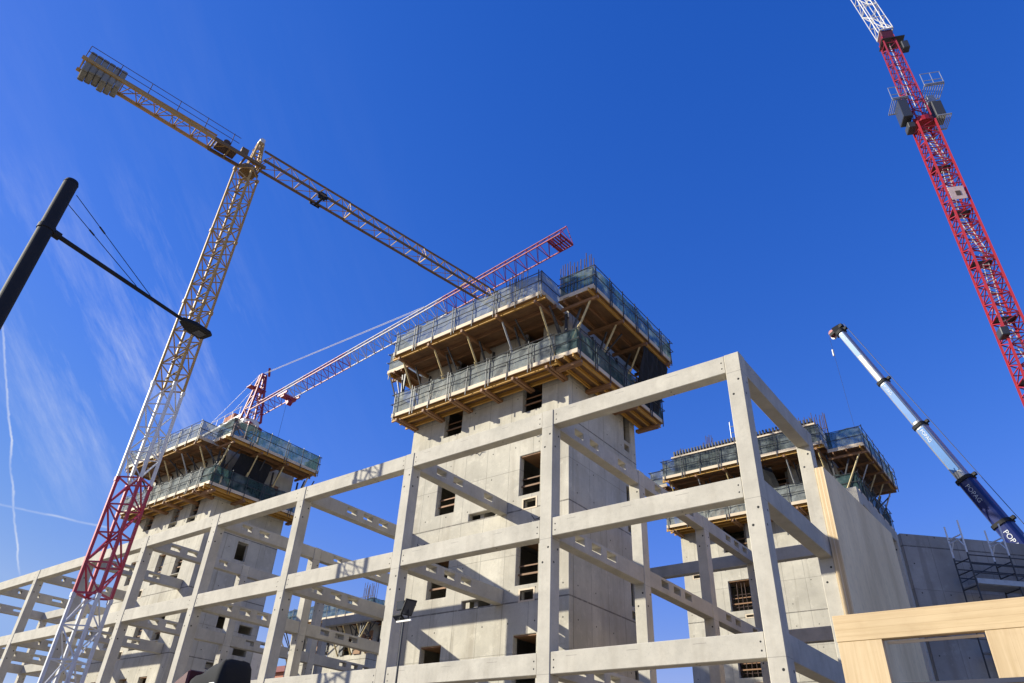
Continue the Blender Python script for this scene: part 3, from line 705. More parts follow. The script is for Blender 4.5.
m = MB(); m.bar(K(-4.4, 0, 30.4), K(-2.6, 0, 30.4), .9, .8); m.build('winch_house', M['brick'], cr2)
for k in range(4):
    m = MB(); d = -9.9 + .5 * k; m.bar(K(d, -.75, 29.2), K(d, .75, 29.2), .42, 1.8); m.build('counterweight', M['ballast'], cr2)
m = MB(); m.tube(K(5.9, .05, 29.4), K(5.9, .05, 15.0), .012, n=4); m.build('hoist_rope', M['darksteel'], cr2)

# --- tall luffing crane on the right
VX, VY = 7.325, 38.0
cr3 = thing('tower_crane', 'tall bright red luffing crane leaning out of the top right corner, with inner ladders', 'tower crane', (VX, VY, 0))
r3 = R(24); S3 = 1.42; h = 5.28
for k in range(10):
    z0 = 1.55 + h * k; m = MB(); lattice(m, (VX, VY, z0), (VX, VY, z0 + h), S3, r3, 6, .17, .065)
    m.build('mast_section', M['red2'], cr3)
    m = MB(); c, s = math.cos(r3), math.sin(r3)
    def q(a, b, z): return (VX + c * a - s * b, VY + s * a + c * b, z)
    m.hexa([q(-.7, -.1, z0 + .05), q(.7, -.1, z0 + .05), q(.7, .72, z0 + .05), q(-.7, .72, z0 + .05), q(-.7, -.1, z0 + .11), q(.7, -.1, z0 + .11), q(.7, .72, z0 + .11), q(-.7, .72, z0 + .11)])
    m.build('landing', M['darksteel'], cr3)
    m = MB(); sg = 1 if k % 2 else -1
    for o_ in (-.2, .2): m.bar(q(sg * .45 + o_, -.35, z0), q(-sg * .25 + o_, .05, z0 + h), .06)
    for j in range(13):
        f = (j + .5) / 13; m.bar(q(sg * .45 - sg * .7 * f - .2, -.35 + .4 * f, z0 + h * f), q(sg * .45 - sg * .7 * f + .2, -.35 + .4 * f, z0 + h * f), .05)
    for o_ in (-.32, .32):
        for j in range(4): m.bar(q(sg * .45 - sg * .7 * (j + .5) / 4 + o_, -.5, z0 + h * (j + .5) / 4), q(sg * .45 - sg * .7 * (j + .5) / 4 + o_ * .9, .1, z0 + h * (j + .6) / 4), .035)
    m.build('ladder', M['crdull'], cr3)
m = MB(); m.box(VX - 3, VX + 3, VY - 3, VY + 3, 0, 1.5); m.build('base_block', M['ballast'], cr3)
m = MB(); m.hexa([q(-.62, -.86, 44.5), q(.50, -.86, 44.5), q(.50, -.83, 44.5), q(-.62, -.83, 44.5), q(-.62, -.86, 45.9), q(.50, -.86, 45.9), q(.50, -.83, 45.9), q(-.62, -.83, 45.9)]); m.build('sign_board', M['signpink'], cr3)
m = MB(); m.hexa([q(-.2, -.885, 44.9), q(.15, -.885, 44.9), q(.15, -.865, 44.9), q(-.2, -.865, 44.9), q(-.2, -.885, 45.4), q(.15, -.885, 45.4), q(.15, -.865, 45.4), q(-.2, -.865, 45.4)]); m.build('sign_mark', M['rebar'], cr3)
m = MB(); m.tube((VX, VY, 54.35), (VX, VY, 54.9), .9, n=18); m.build('slewing_ring', M['red2'], cr3)
S3b = 1.05
m = MB(); lattice(m, (VX, VY, 55.0), (VX - .1, VY, 67.4), S3b * 1.15, r3, 11, .13, .06, S3b); m.build('tower_head', M['red'], cr3)
m = MB(); m.tube((VX, VY, 55.2), (VX, VY, 67), .03); m.build('ladder', M['crwhite'], cr3)
def crate(name, a0, a1, b0, b1, z0, z1, mat):
    m = MB(); m.hexa([q(a0, b0, z0), q(a1, b0, z0), q(a1, b1, z0), q(a0, b1, z0), q(a0, b0, z1), q(a1, b0, z1), q(a1, b1, z1), q(a0, b1, z1)]); return m.build(name, M[mat], cr3, bevel=.05)
crate('machinery_box', .95, 1.75, -.8, .5, 54.7, 56.6, 'darksteel'); crate('electrics_box', 1.0, 1.6, -.4, .7, 57.0, 57.9, 'steel')
crate('operator_cab', -1.75, -.95, -1.0, .3, 54.9, 57.2, 'glass'); crate('winch', -1.4, -.8, -.5, .5, 54.0, 54.7, 'darksteel')
def grating(a0, a1, b0, b1, z):
    m = MB(); n = 9
    for k in range(n):
        a = a0 + (a1 - a0) * k / (n - 1); m.bar(q(a, b0, z), q(a, b1, z), .05)
    for b in (b0, b1): m.bar(q(a0, b, z), q(a1, b, z), .10)
    m.build('walkway_deck', M['steel'], cr3)
grating(.85, 2.5, -1.0, .7, 58.5); grating(-2.1, -.8, -1.0, .7, 57.3); grating(.9, 2.0, -1.0, .7, 54.4)
for a0, a1 in ((-2.1, -.8), (.9, 2.5)):
    m = MB()
    for b in (-1.0,):
        for z in (58.0, 59.0): m.bar(q(a0, b, z + (1.2 if a0 > 0 else 0)), q(a1, b, z + (1.2 if a0 > 0 else 0)), .05)
        for a in (a0, (a0 + a1) / 2, a1): m.bar(q(a, b, 57.4 + (1.2 if a0 > 0 else 0)), q(a, b, 59.0 + (1.2 if a0 > 0 else 0)), .05)
    m.bar(q(a0, -1.1, 57.4 + (1.2 if a0 > 0 else 0)), q(a1, -1.1, 57.4 + (1.2 if a0 > 0 else 0)), .08)
    m.build('walkway', M['steel'], cr3)
crate('head_platform', -.8, 1.3, -.75, .75, 66.7, 66.8, 'darksteel'); crate('sheave_box', -.6, .5, -.55, .55, 66.9, 68.3, 'maroon')
crate('winch_cabinet', .75, 1.35, -.7, .0, 64.9, 66.0, 'darksteel')
m = MB(); lattice(m, (VX, VY, 68.3), (VX - 2.2, VY + .4, 92), 1.25, r3, 10, .06, .07); m.build('jib_section', M['crwhite'], cr3)
m = MB(); m.tube((VX + .4, VY - .5, 68.3), (VX - 1.4, VY - .2, 92), .05, n=6); m.tube((VX - .5, VY - .6, 68.3), (VX - 2.6, VY - .2, 92), .05, n=6); m.build('luffing_rope', M['crwhite'], cr3)
crate('mast_collar', -1.15, -.6, -1.1, -.3, 31.2, 31.9, 'darksteel')

# ------------------------------------------------------------------ mobile crane with telescopic boom
B0 = Vector((8.0, 29.5, 3.0)); B1 = Vector((-2.15, 28.44, 30.4)); bd = (B1 - B0).normalized(); BL = (B1 - B0).length
mob = thing('mobile_crane', 'blue and silver telescopic boom of a mobile crane rising behind the grey wall', 'mobile crane', (8.0, 29.5, 0))
camv = Vector((5.16, -15.96, 1.7))
bn = Vector((-.45, -1.0, 0)); bn = (bn - bd * bn.dot(bd)).normalized(); bs = bd.cross(bn).normalized()   # bn: underside normal, bs: sideways
def boom(d0, d1, w, mat, name='boom_section'):
    m = MB(); prof = []; n = 16
    for k in range(n):
        t = 2 * math.pi * (k + .5) / n; ct, st = math.cos(t), math.sin(t)
        e = .55
        prof.append((w / 2 * .88 * math.copysign(abs(ct) ** e, ct), w / 2 * math.copysign(abs(st) ** e, st)))
    r0 = [B0 + bd * d0 + bs * a + bn * b for a, b in prof]; r1 = [B0 + bd * d1 + bs * a + bn * b for a, b in prof]
    for k in range(n): m.face([r0[k], r0[(k + 1) % n], r1[(k + 1) % n], r1[k]])
    m.face(list(reversed(r0))); m.face(r1)
    return m.build(name, M[mat], mob)
def proj_len(z): return (z - B0.z) / bd.z
SEG = [(proj_len(3.6), proj_len(15.9), 1.04, 'navy'), (proj_len(15.9), proj_len(18.6), 0.94, 'navy'), (proj_len(18.6), proj_len(22.3), .76, 'silver'), (proj_len(22.3), proj_len(25.7), .64, 'silver'), (proj_len(25.7), BL - .3, .54, 'silver')]
txt_jobs = []
for d0, d1, w, c in SEG:
    boom(d0, d1 + .02, w, c); boom(d1 - .16, d1 + .04, w + .14, 'black', 'boom_collar')
    m = MB(); m.bar(B0 + bd * (d1 - .06) + bs * (w * .5) - bs * 0, B0 + bd * (d1 - .06) + bs * (w * .5 + .22), .18); m.build('collar_lug', M['black'], mob)
def decal(d0, d1, w, mat, text=None, td=0.0):
    m = MB(); o_ = bn * (w / 2 + .006)
    a = [B0 + bd * d0 + bs * (-w * .26) + o_, B0 + bd * d0 + bs * (w * .30) + o_, B0 + bd * d1 + bs * (w * .30) + o_, B0 + bd * d1 + bs * (-w * .26) + o_]
    if mat: m.face(a); m.build('boom_decal', M[mat], mob)
    if text:
        cu = bpy.data.curves.new('lettering', 'FONT'); cu.body = text; cu.size = w * .37; cu.extrude = .004; cu.align_x = 'LEFT'; cu.align_y = 'CENTER'
        to = bpy.data.objects.new('tmp_text', cu); COL.objects.link(to); dg = bpy.context.evaluated_depsgraph_get(); dg.update()
        me = bpy.data.meshes.new_from_object(to.evaluated_get(dg)); bpy.data.objects.remove(to); bpy.data.curves.remove(cu)
        me.materials.clear(); me.materials.append(M['lettering'])
        x = -bd; z = bn; y = z.cross(x); p = B0 + bd * td + o_ + bn * .008 + bs * (w * .02)
        me.transform(Matrix(((x.x, y.x, z.x, p.x), (x.y, y.y, z.y, p.y), (x.z, y.z, z.z, p.z), (0, 0, 0, 1))))
        o = bpy.data.objects.new('lettering', me); COL.objects.link(o); o.parent = mob; o.matrix_parent_inverse = Matrix.Translation(-Vector(mob.location))
TX = 'POPAG'
decal(SEG[1][0] + .3, SEG[1][1] - .3, .94, None, TX, SEG[1][1] - .45)
decal(SEG[0][1] - 3.5, SEG[0][1] - .2, 1.04, None, TX, SEG[0][1] - .5)
decal(SEG[2][0] + .5, SEG[2][1] - .3, .76, 'boomblue', TX, SEG[2][1] - .4)
decal(SEG[3][0] + .25, SEG[3][1] - .3, .64, 'boomblue', TX, SEG[3][1] - .4)
decal(SEG[4][1] - 2.4, SEG[4][1] - .25, .54, 'boomblue', TX, SEG[4][1] - .3)
m = MB(); m.bar(B1 - bd * .5 - bs * .05, B1 + bd * .2 - bs * .05, .42, .6); m.bar(B1 - bs * .7, B1 + bs * .4, .26, .22); m.build('boom_head', M['black'], mob)
for k in range(3):
    m = MB(); p = B1 + bd * .1 - bs * (.7 - .1 * k); m.tube(p - bn * (.5 - .25 * k), p - bn * (.4 - .25 * k), .22, n=16); m.build('sheave', M['crwhite'] if k == 0 else M['red'], mob)
m = MB(); m.tube(B1 - bs * .85, Vector((B1.x - .2, B1.y - .4, 12.0)), .008, n=4); m.build('hoist_rope', M['darksteel'], mob)
m = MB(); m.tube(B1 - bs * .85 - UP * 1.0, B1 - bs * .85 - UP * 1.5, .06, n=8); m.build('hook_block', M['crwhite'], mob)
m = MB(); m.tube(B1 + bs * .5, B0 + bs * 1.05 + bd * 3, .02, n=5); m.build('boom_rope', M['darksteel'], mob)
m = MB(); m.box(6.6, 14.5, 28.2, 30.8, 1.1, 1.7); m.build('carrier', M['navy'], mob)
m = MB(); m.box(7.0, 10.5, 28.4, 30.6, 1.75, 3.4); m.build('superstructure', M['navy'], mob, bevel=.1)
m = MB(); m.box(12.4, 14.4, 28.3, 30.7, 1.71, 3.2); m.build('carrier_cab', M['navy'], mob, bevel=.15)
for k in range(4):
    for y in (28.3, 30.7):
        m = MB(); x = 7.3 + 2.1 * k; m.tube((x, y - .2, .6), (x, y + .2, .6), .6, n=20); m.build('wheel', M['rubber'], mob)

# ------------------------------------------------------------------ right hand walls, timber, scaffold
_n = bpy.data.node_groups
def clt_mat():
    m, nt, b = new_mat('cross_laminated_timber')
    g = nt.nodes.new('ShaderNodeNewGeometry'); s = nt.nodes.new('ShaderNodeSeparateXYZ'); nt.links.new(g.outputs['Position'], s.inputs[0])
    n = noise(nt, 4, 6, .65, (3, .35, .2)); n2 = noise(nt, .7, 6, .6, (1, 1, .30)); n9 = noise(nt, 5, 5, .6)
    X = math_(nt, 'SUBTRACT', s.outputs[0], .005)
    odd = math_(nt, 'FLOORED_MODULO', math_(nt, 'FLOOR', math_(nt, 'DIVIDE', X, .05)), 2.0)
    edge = math_(nt, 'ABSOLUTE', math_(nt, 'SUBTRACT', math_(nt, 'FLOORED_MODULO', X, .05), .025))
    c = mixc(nt, ramp(nt, n, .3, .7), (.62, .47, .27), (.76, .61, .39))
    c = mixc(nt, math_(nt, 'MULTIPLY', odd, .45), c, (.50, .31, .13))
    c = mixc(nt, math_(nt, 'MULTIPLY', math_(nt, 'GREATER_THAN', edge, .0215), .6), c, (.32, .19, .08))
    face = mixc(nt, ramp(nt, n2, .36, .62), (.76, .57, .31), (.95, .74, .43))
    face = mixc(nt, math_(nt, 'MULTIPLY', ramp(nt, n9, .5, .75), .25), face, (.42, .32, .2))
    face = mixc(nt, math_(nt, 'MULTIPLY', lines(nt, s.outputs[1], 1.25, .3, .008), .4), face, (.2, .14, .09))
    sn = nt.nodes.new('ShaderNodeSeparateXYZ'); nt.links.new(g.outputs['True Normal'], sn.inputs[0])
    isx = math_(nt, 'GREATER_THAN', math_(nt, 'ABSOLUTE', sn.outputs[0]), .7)
    setc(nt, b, mixc(nt, isx, c, face), .75); bump(nt, b, n, .15, .004)
    return m
m = MB(); m.slab((.255, 5.38, 0), (0, 1, 0), (0, 0, 1), (-1, 0, 0), 8.47, 10.93, .25, slope=.052)
tag(m.build('timber_wall_panel', clt_mat(), bevel=.004), 'tall timber wall panel with layered pale edge standing beside the corner of the frame', 'wall panel')

wd = Vector((.72, .694, 0)); wn_ = Vector((.694, -.72, 0)); W0 = Vector((.06, 16.95, 0))
m = MB(); m.slab(W0, wd, UP, -wn_, 16.0, 12.32, .3)
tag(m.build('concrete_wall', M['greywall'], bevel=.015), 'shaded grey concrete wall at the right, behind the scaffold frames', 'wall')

sc = thing('scaffold', 'white and grey scaffold frames with a plank deck against the shaded grey wall', 'scaffold', tuple(W0 + wd * 2 + wn_ * .8))
def SP(t, o_, z): return W0 + wd * t + wn_ * o_ + UP * z
for k, t_ in enumerate((1.85, 3.65, 5.45)):
    m = MB()
    for o_ in (.35, 1.2): m.tube(SP(t_, o_, 0), SP(t_, o_, 11.3), .03, n=8)
    for z in (2.4, 4.4, 6.4, 8.4, 10.0, 10.6, 11.05): m.tube(SP(t_, .35, z), SP(t_, 1.2, z), .025, n=6)
    m.build('standard_frame', M['darksteel'], sc)
    m = MB()
    for o_ in (.35, 1.2): m.tube(SP(t_, o_, 11.3), SP(t_, o_, 12.62), .033, n=8)
    m.tube(SP(t_, .35, 12.05), SP(t_, 1.2, 12.05), .03); m.tube(SP(t_, .35, 11.9), SP(t_, 1.2, 11.9), .025)
    m.tube(SP(t_, .35, 11.55), SP(t_, .62, 11.9), .022); m.tube(SP(t_, 1.2, 11.55), SP(t_, .93, 11.9), .022)
    m.build('top_frame', M['whitepaint'], sc)
for z in (10.5, 10.85, 11.2):
    for o_ in (.35, 1.2):
        m = MB(); m.tube(SP(1.85, o_, z), SP(5.45, o_, z), .024, n=6); m.build('ledger', M['darksteel'], sc)
m = MB(); m.tube(SP(1.85, .35, 10.3), SP(3.65, .35, 11.2), .022, n=6); m.tube(SP(3.65, 1.2, 10.3), SP(5.45, 1.2, 11.2), .022, n=6); m.build('brace', M['darksteel'], sc)
for z in (10.05, 7.6):
    m = MB()
    for k in range(3): 
        o0 = .36 + .28 * k; m.hexa([SP(1.87, o0, z), SP(5.43, o0, z), SP(5.43, o0 + .26, z), SP(1.87, o0 + .26, z), SP(1.87, o0, z + .07), SP(5.43, o0, z + .07), SP(5.43, o0 + .26, z + .07), SP(1.87, o0 + .26, z + .07)])
    m.build('deck', M['steel'], sc)
    m = MB(); m.hexa([SP(1.87, 1.22, z + .02), SP(5.43, 1.22, z + .02), SP(5.43, 1.25, z + .02), SP(1.87, 1.25, z + .02), SP(1.87, 1.22, z + .22), SP(5.43, 1.22, z + .22), SP(5.43, 1.25, z + .22), SP(1.87, 1.25, z + .22)])
    m.build('toe_board', M['steel'], sc)

tf = thing('timber_wall_frame', 'honey coloured glulam wall frame with an open window at the bottom right corner', 'timber frame', (3.2, -1.0, 0))
TY = -1.0
m = MB(); m.box(1.30, 7.0, TY, TY + .2, 4.685, 5.16); m.build('header_beam', M['glulam'], tf, bevel=.008)
m = MB(); m.box(1.312, 2.09, TY + .006, TY + .19, 0, 4.681); m.build('wall_panel', M['glulampost'], tf, bevel=.006)
m = MB(); m.box(3.735, 7.0, TY + .006, TY + .19, 0, 4.681); m.build('wall_panel', M['glulampost'], tf, bevel=.006)
m = MB(); m.box(2.094, 3.731, TY + .006, TY + .19, 0, 3.90); m.build('wall_panel', M['glulam'], tf, bevel=.006)
m = MB(); m.box(2.15, 3.70, TY + .11, TY + .16, 4.61, 4.65); m.build('window_batten', M['plank'], tf)
m = MB(); m.box(2.03, 7.0, TY - .03, TY + .004, 3.86, 3.935); m.build('sill_flashing', M['flashing'], tf)

# ------------------------------------------------------------------ street lamp and floodlight
LB = Vector((-2.73, -14.62, 0))
lamp = thing('street_lamp', 'black street lamp with long arm and two stay cables at the left edge', 'street lamp', tuple(LB))
m = MB(); m.tube(LB, LB + UP * 7.62, .094, .078, n=28); m.build('pole', M['black'], lamp, smooth=False)
m = MB(); m.tube(LB + UP * 7.62, LB + UP * 7.66, .082, .070, n=28); m.build('pole_cap', M['black'], lamp)
ad = Vector((-.115, .993, 0)).normalized(); H0 = LB + UP * 6.92; H1 = LB + UP * 6.86 + Vector((-.235, 1.83, 0)); ad = (H1 - H0).normalized()
m = MB(); m.tube(H0, H1, .028, .022, n=14); m.build('arm', M['black'], lamp)
m = MB(); m.tube(H0 + ad * .08, H0 + ad * .16, .048, n=14); m.tube(LB + UP * 6.89, LB + UP * 6.95, .090, n=28); m.build('arm_bracket', M['black'], lamp)
sx = ad.cross(UP).normalized(); up2 = sx.cross(ad)
m = MB(); prof = [(0, .035, .03), (.06, .075, .035), (.16, .12, .04), (.38, .125, .035), (.43, .09, .025)]; ringsv = []
for d, w, hh in prof:
    c = H1 + ad * d
    ringsv.append([c + sx * (w * a) + up2 * (hh * b) for a, b in ((-1, -.5), (-.9, -1), (.9, -1), (1, -.5), (.85, .6), (.4, 1), (-.4, 1), (-.85, .6))])
for r0, r1 in zip(ringsv, ringsv[1:]):
    for k in range(8): m.face([r0[k], r0[(k + 1) % 8], r1[(k + 1) % 8], r1[k]])
m.face(list(reversed(ringsv[0]))); m.face(ringsv[-1]); m.build('lamp_head', M['black'], lamp)
m = MB(); c = H1 + ad * .3 - up2 * .042; m.face([c - sx * .07 - ad * .06, c + sx * .07 - ad * .06, c + sx * .07 + ad * .06, c - sx * .07 + ad * .06]); m.build('lamp_lens', M['glass'], lamp)
for s, z, d in ((-.05, 7.40, 1.16), (.05, 7.50, 1.36)):
    a = LB + UP * z + ad * .09 + sx * s; b = H0 + ad * d + UP * .03
    m = MB(); m.tube(a, b, .0045, n=6); p, q_ = a.lerp(b, .30), a.lerp(b, .37); m.tube(p, q_, .010, n=8); m.build('stay_cable', M['black'], lamp)

fl = thing('floodlight_mast', 'slim site mast with tilted black floodlights in front of the middle bay', 'floodlight', (-8.36, -3, 0))
m = MB(); m.tube((-8.36, -3, 0), (-8.36, -3, 5.57), .035, .025, n=12); m.build('pole', M['darksteel'], fl)
m = MB(); m.bar((-8.60, -3, 5.60), (-8.10, -3, 5.60), .04, .04); m.build('crossbar', M['crwhite'], fl)
def flood(c, ax, nrm, w, hgt):
    c = Vector(c); ax = Vector(ax).normalized(); nrm = Vector(nrm); nrm = (nrm - ax * nrm.dot(ax)).normalized(); up = nrm.cross(ax)
    m = MB(); 
    m.hexa([c - ax * w - up * hgt - nrm * .05, c + ax * w - up * hgt - nrm * .05, c + ax * w + up * hgt - nrm * .05, c - ax * w + up * hgt - nrm * .05,
            c - ax * w - up * hgt, c + ax * w - up * hgt, c + ax * w + up * hgt, c - ax * w + up * hgt]); f = m.build('floodlight', M['black'], fl, bevel=.008)
    m = MB(); e = nrm * .004; m.face([c - ax * w * .85 - up * hgt * .85 + e, c + ax * w * .85 - up * hgt * .85 + e, c + ax * w * .85 + up * hgt * .85 + e, c - ax * w * .85 + up * hgt * .85 + e]); g_ = m.build('lens', M['glass'], fl); g_.parent = f; g_.matrix_parent_inverse = Matrix.Identity(4)
    m = MB(); m.bar(c - nrm * .05, (c.x, -3, 5.60), .025); m.build('yoke', M['black'], fl)
flood((-8.2, -3.02, 5.90), (.25, 1, .0), (.9, -.2, -.55), .16, .20)
flood((-8.50, -3.05, 5.98), (1, 0, 0), (0, -1, -.12), .14, .11)
flood((-8.56, -3.0, 5.68), (1, 0, 0), (0, -1, -1.6), .15, .10)

# ------------------------------------------------------------------ covered truck at the foot of the frame
tk = thing('covered_truck', 'dark maroon truck with a load under a black tarpaulin at the foot of the frame', 'truck', (-15.4, -3.2, 0))
m = MB(); m.box(-19.6, -14.1, -4.2, -2.2, .75, 1.0); m.build('chassis', M['darksteel'], tk)
m = MB(); m.hexa([(-19.6, -3.9, 1.01), (-16.1, -3.9, 1.01), (-16.1, -2.5, 1.01), (-19.6, -2.5, 1.01), (-19.6, -3.9, 3.2), (-16.1, -3.9, 4.85), (-16.1, -2.5, 4.85), (-19.6, -2.5, 3.2)]); m.build('maroon_body', M['maroon'], tk, bevel=.05)
import bmesh
bm = bmesh.new(); bmesh.ops.create_uvsphere(bm, u_segments=26, v_segments=16, radius=1.0)
for v in bm.verts:
    x, y, z = v.co; e = .42
    f = lambda a: math.copysign(abs(a) ** e, a)
    lump = .05 * math.sin(5 * x + 3 * y) + .03 * math.sin(7 * z + 4 * x) + random.uniform(-.008, .008)
    v.co = Vector((f(x) * .80, f(y) * .70, f(z) * 1.80 - .35 * max(0, -x))) * (1 + lump)
me = bpy.data.meshes.new('tarpaulin')
for fc in bm.faces: fc.smooth = True
bm.to_mesh(me); bm.free(); me.materials.append(M['tarp'])
o = bpy.data.objects.new('tarpaulin', me); COL.objects.link(o); o.parent = tk; o.location = (-15.35 + 15.4, 0, 3.2)
m = MB(); m.box(-14.85, -14.60, -3.93, -3.90, 4.30, 4.40); m.build('load_label', M['whitepaint'], tk)
for x in (-19.0, -17.7, -15.0):
    for y in (-4.1, -2.3):
        m = MB(); m.tube((x, y - .17, .5), (x, y + .17, .5), .5, n=20); m.build('wheel', M['rubber'], tk)

# ------------------------------------------------------------------ things glimpsed far behind, between the cores
def hut(name, label, cat, x0, x1, y0, y1, z0, z1, wallm, roofm, nwin, group=None):
    t = thing(name, label, cat, ((x0 + x1) / 2, (y0 + y1) / 2, 0), group)
    hs = []
    for k in range(nwin):
        a = (x1 - x0) * (k + .5) / nwin
        for zz in (1.0, 4.0, 7.0, 10.0, 13.0):
            if zz + 1.5 < z1 - z0: hs.append((a - .5, a + .5, zz, zz + 1.4))
    m = MB(); m.slab((x0, y0, z0), (1, 0, 0), (0, 0, 1), (0, 1, 0), x1 - x0, z1 - z0, .3, hs); m.build('wall', M[wallm], t)
    m = MB(); m.box(x0, x1, y0 + .31, y1, z0, z1 - .01); m.build('body', M['dark'], t)
    m = MB(); yc = (y0 + y1) / 2; e = .5
    m.hexa([(x0 - e, y0 - e, z1 + .01), (x1 + e, y0 - e, z1 + .01), (x1 + e, y1 + e, z1 + .01), (x0 - e, y1 + e, z1 + .01), (x0 - e, yc - .1, z1 + 2), (x1 + e, yc - .1, z1 + 2), (x1 + e, yc + .1, z1 + 2), (x0 - e, yc + .1, z1 + 2)])
    m.build('roof', M[roofm], t)
    return t
hut('house', 'red rendered house glimpsed low between the middle and left cores', 'house', -88, -68, 44, 54, 0, 15.5, 'brick', 'rooftile', 6)
hut('house', 'pale rendered house with red roof glimpsed beside the distant core', 'house', -66, -60, 46, 56, 0, 14, 'whitepaint', 'rooftile', 3)
ct = thing('site_container', 'white ribbed site container stacked beyond the left core', 'container', (-56.5, 24, 0))
m = MB(); m.box(-59.5, -54.5, 22.6, 25, 0, 13.2); m.build('container_stack', M['crwhite'], ct)
for k in range(12):
    m = MB(); x = -59.3 + .43 * k; m.box(x, x + .12, 22.5, 22.595, .2, 13.1); m.build('rib', M['steel'], ct)

# ------------------------------------------------------------------ light
sund = Vector((-1.30, -1.0, .74)).normalized()     # towards the sun
el = math.asin(sund.z); azm = math.atan2(sund.x, sund.y)
sl = bpy.data.lights.new('sun', 'SUN'); sl.energy = 4.15; sl.angle = R(.5); sl.color = (1.0, .945, .80)
so = bpy.data.objects.new('sun', sl); COL.objects.link(so); so.rotation_euler = (-sund).to_track_quat('-Z', 'Y').to_euler()

world = bpy.data.worlds.new('World'); SC.world = world; world.use_nodes = True
nt = world.node_tree; bg = nt.nodes['Background']
sky = nt.nodes.new('ShaderNodeTexSky'); sky.sky_type = 'NISHITA'; sky.sun_disc = False
sky.sun_elevation = el; sky.sun_rotation = azm % (2 * math.pi); sky.air_density = 1.0; sky.dust_density = .3; sky.ozone_density = 3.0; sky.altitude = 400
hs = nt.nodes.new('ShaderNodeHueSaturation'); hs.inputs['Saturation'].default_value = 1.32; hs.inputs['Value'].default_value = 1.0
nt.links.new(sky.outputs[0], hs.inputs['Color'])
sp = nt.nodes.new('ShaderNodeSeparateColor'); nt.links.new(hs.outputs[0], sp.inputs[0]); cmb = nt.nodes.new('ShaderNodeCombineColor')
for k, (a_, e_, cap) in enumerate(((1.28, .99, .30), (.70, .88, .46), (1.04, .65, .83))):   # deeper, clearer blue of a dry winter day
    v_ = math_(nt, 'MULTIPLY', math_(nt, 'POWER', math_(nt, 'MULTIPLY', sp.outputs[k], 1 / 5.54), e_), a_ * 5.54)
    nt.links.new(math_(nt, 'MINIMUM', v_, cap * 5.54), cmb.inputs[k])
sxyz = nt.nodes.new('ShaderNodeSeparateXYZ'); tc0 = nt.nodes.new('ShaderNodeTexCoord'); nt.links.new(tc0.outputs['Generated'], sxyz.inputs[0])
hz_fill = nt.nodes.new('ShaderNodeMapRange'); hz_fill.inputs[1].default_value = .13; hz_fill.inputs[2].default_value = .01; hz_fill.interpolation_type = 'SMOOTHSTEP'; nt.links.new(sxyz.outputs[2], hz_fill.inputs[0])
skyc = mixc(nt, math_(nt, 'MULTIPLY', hz_fill.outputs[0], .9), cmb.outputs[0], (5.4, 5.2, 4.7))  # warm pale band added low in the sky to fill the shaded faces
# thin cirrus and two contrails, laid out on the sky's own directions
tc = nt.nodes.new('ShaderNodeTexCoord'); D = tc.outputs['Generated']
def vdot(v):
    n = nt.nodes.new('ShaderNodeVectorMath'); n.operation = 'DOT_PRODUCT'; nt.links.new(D, n.inputs[0]); n.inputs[1].default_value = v; return n.outputs['Value']
cdir = Vector((-.862, .225, .455)).normalized()
CT_, CN_, CC_ = Vector((-0.1359, 0.7449, -0.6532)), Vector((-0.5019, -0.6202, -0.6029)), Vector((-0.8542, 0.2459, 0.4581))
near = ramp(nt, vdot(cdir), math.cos(R(13)), math.cos(R(3)))
cc = nt.nodes.new('ShaderNodeCombineXYZ')
for k_, v_ in enumerate((CT_, CN_, CC_)): nt.links.new(vdot(v_), cc.inputs[k_])
DC = cc.outputs[0]      # along the wisps, across them, outward
s1 = noise(nt, 5.0, 9, .68, (.55, 3.4, 1.0), DC); s2 = noise(nt, 1.9, 3, .5, (1, 1, 1), D); s3 = noise(nt, 15, 7, .72, (.45, 2.4, 1.0), DC)
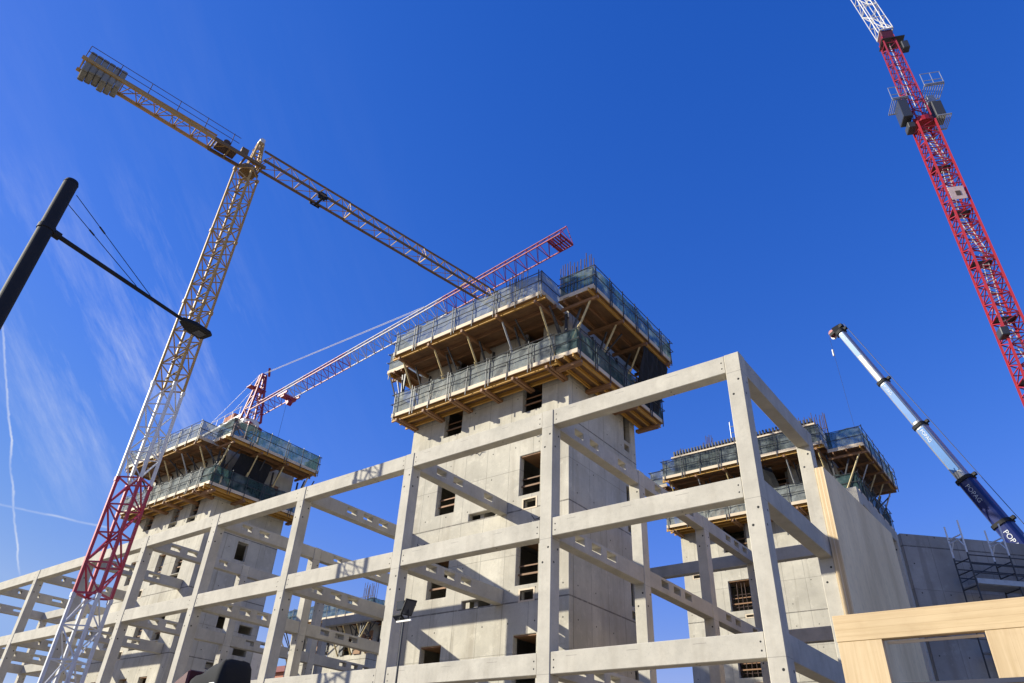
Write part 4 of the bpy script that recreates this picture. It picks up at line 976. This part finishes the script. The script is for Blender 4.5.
cir = math_(nt, 'MULTIPLY', math_(nt, 'MULTIPLY', ramp(nt, s1, .46, .74), ramp(nt, s3, .34, .68)), math_(nt, 'MULTIPLY', near, ramp(nt, s2, .30, .6)))
cir = math_(nt, 'MULTIPLY', cir, 1.05)
wide = math_(nt, 'MULTIPLY', ramp(nt, vdot(Vector((-.90, .12, .42)).normalized()), math.cos(R(34)), math.cos(R(6))), math_(nt, 'MULTIPLY', ramp(nt, s1, .45, .85), .05))
def trail(p, q, w, lo=None, wob=.004, k=1.0):
    p = Vector(p).normalized(); q = Vector(q).normalized(); n_ = p.cross(q).normalized(); mid = (p + q).normalized(); half = math.acos(max(-1, min(1, p.dot(q)))) / 2
    wv = noise(nt, 22, 4, .6, (1, 1, 1), D); wb = math_(nt, 'MULTIPLY', math_(nt, 'SUBTRACT', wv, .5), wob)
    d = math_(nt, 'ABSOLUTE', math_(nt, 'ADD', vdot(n_), wb))
    core_ = nt.nodes.new('ShaderNodeMapRange'); core_.inputs[1].default_value = w; core_.inputs[2].default_value = 0; core_.interpolation_type = 'SMOOTHSTEP'; nt.links.new(d, core_.inputs[0])
    rng = ramp(nt, vdot(mid), math.cos(half * 1.06), math.cos(half * .92))
    return math_(nt, 'MULTIPLY', math_(nt, 'MULTIPLY', core_.outputs[0], rng), math_(nt, 'MULTIPLY', ramp(nt, wv, .2, .7), k))
t_a = trail((-.8813, .1568, .4458), (-.9339, .294, .2034), .0018, wob=.009, k=.8)
t_b = trail((-.945, .20, .265), (-.895, .36, .264), .0020, wob=.004, k=.5)
allc = math_(nt, 'MINIMUM', math_(nt, 'ADD', math_(nt, 'ADD', cir, wide), math_(nt, 'MAXIMUM', t_a, t_b)), 1.0)
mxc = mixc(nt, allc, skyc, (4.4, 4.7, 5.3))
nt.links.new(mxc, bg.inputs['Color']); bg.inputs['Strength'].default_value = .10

SC.view_settings.view_transform = 'Standard'; SC.view_settings.look = 'None'; SC.view_settings.gamma = 1; SC.view_settings.exposure = 0.85
SC.render.engine = 'CYCLES'; SC.cycles.max_bounces = 6; SC.cycles.transparent_max_bounces = 12
SC.render.resolution_x = 1024; SC.render.resolution_y = 683
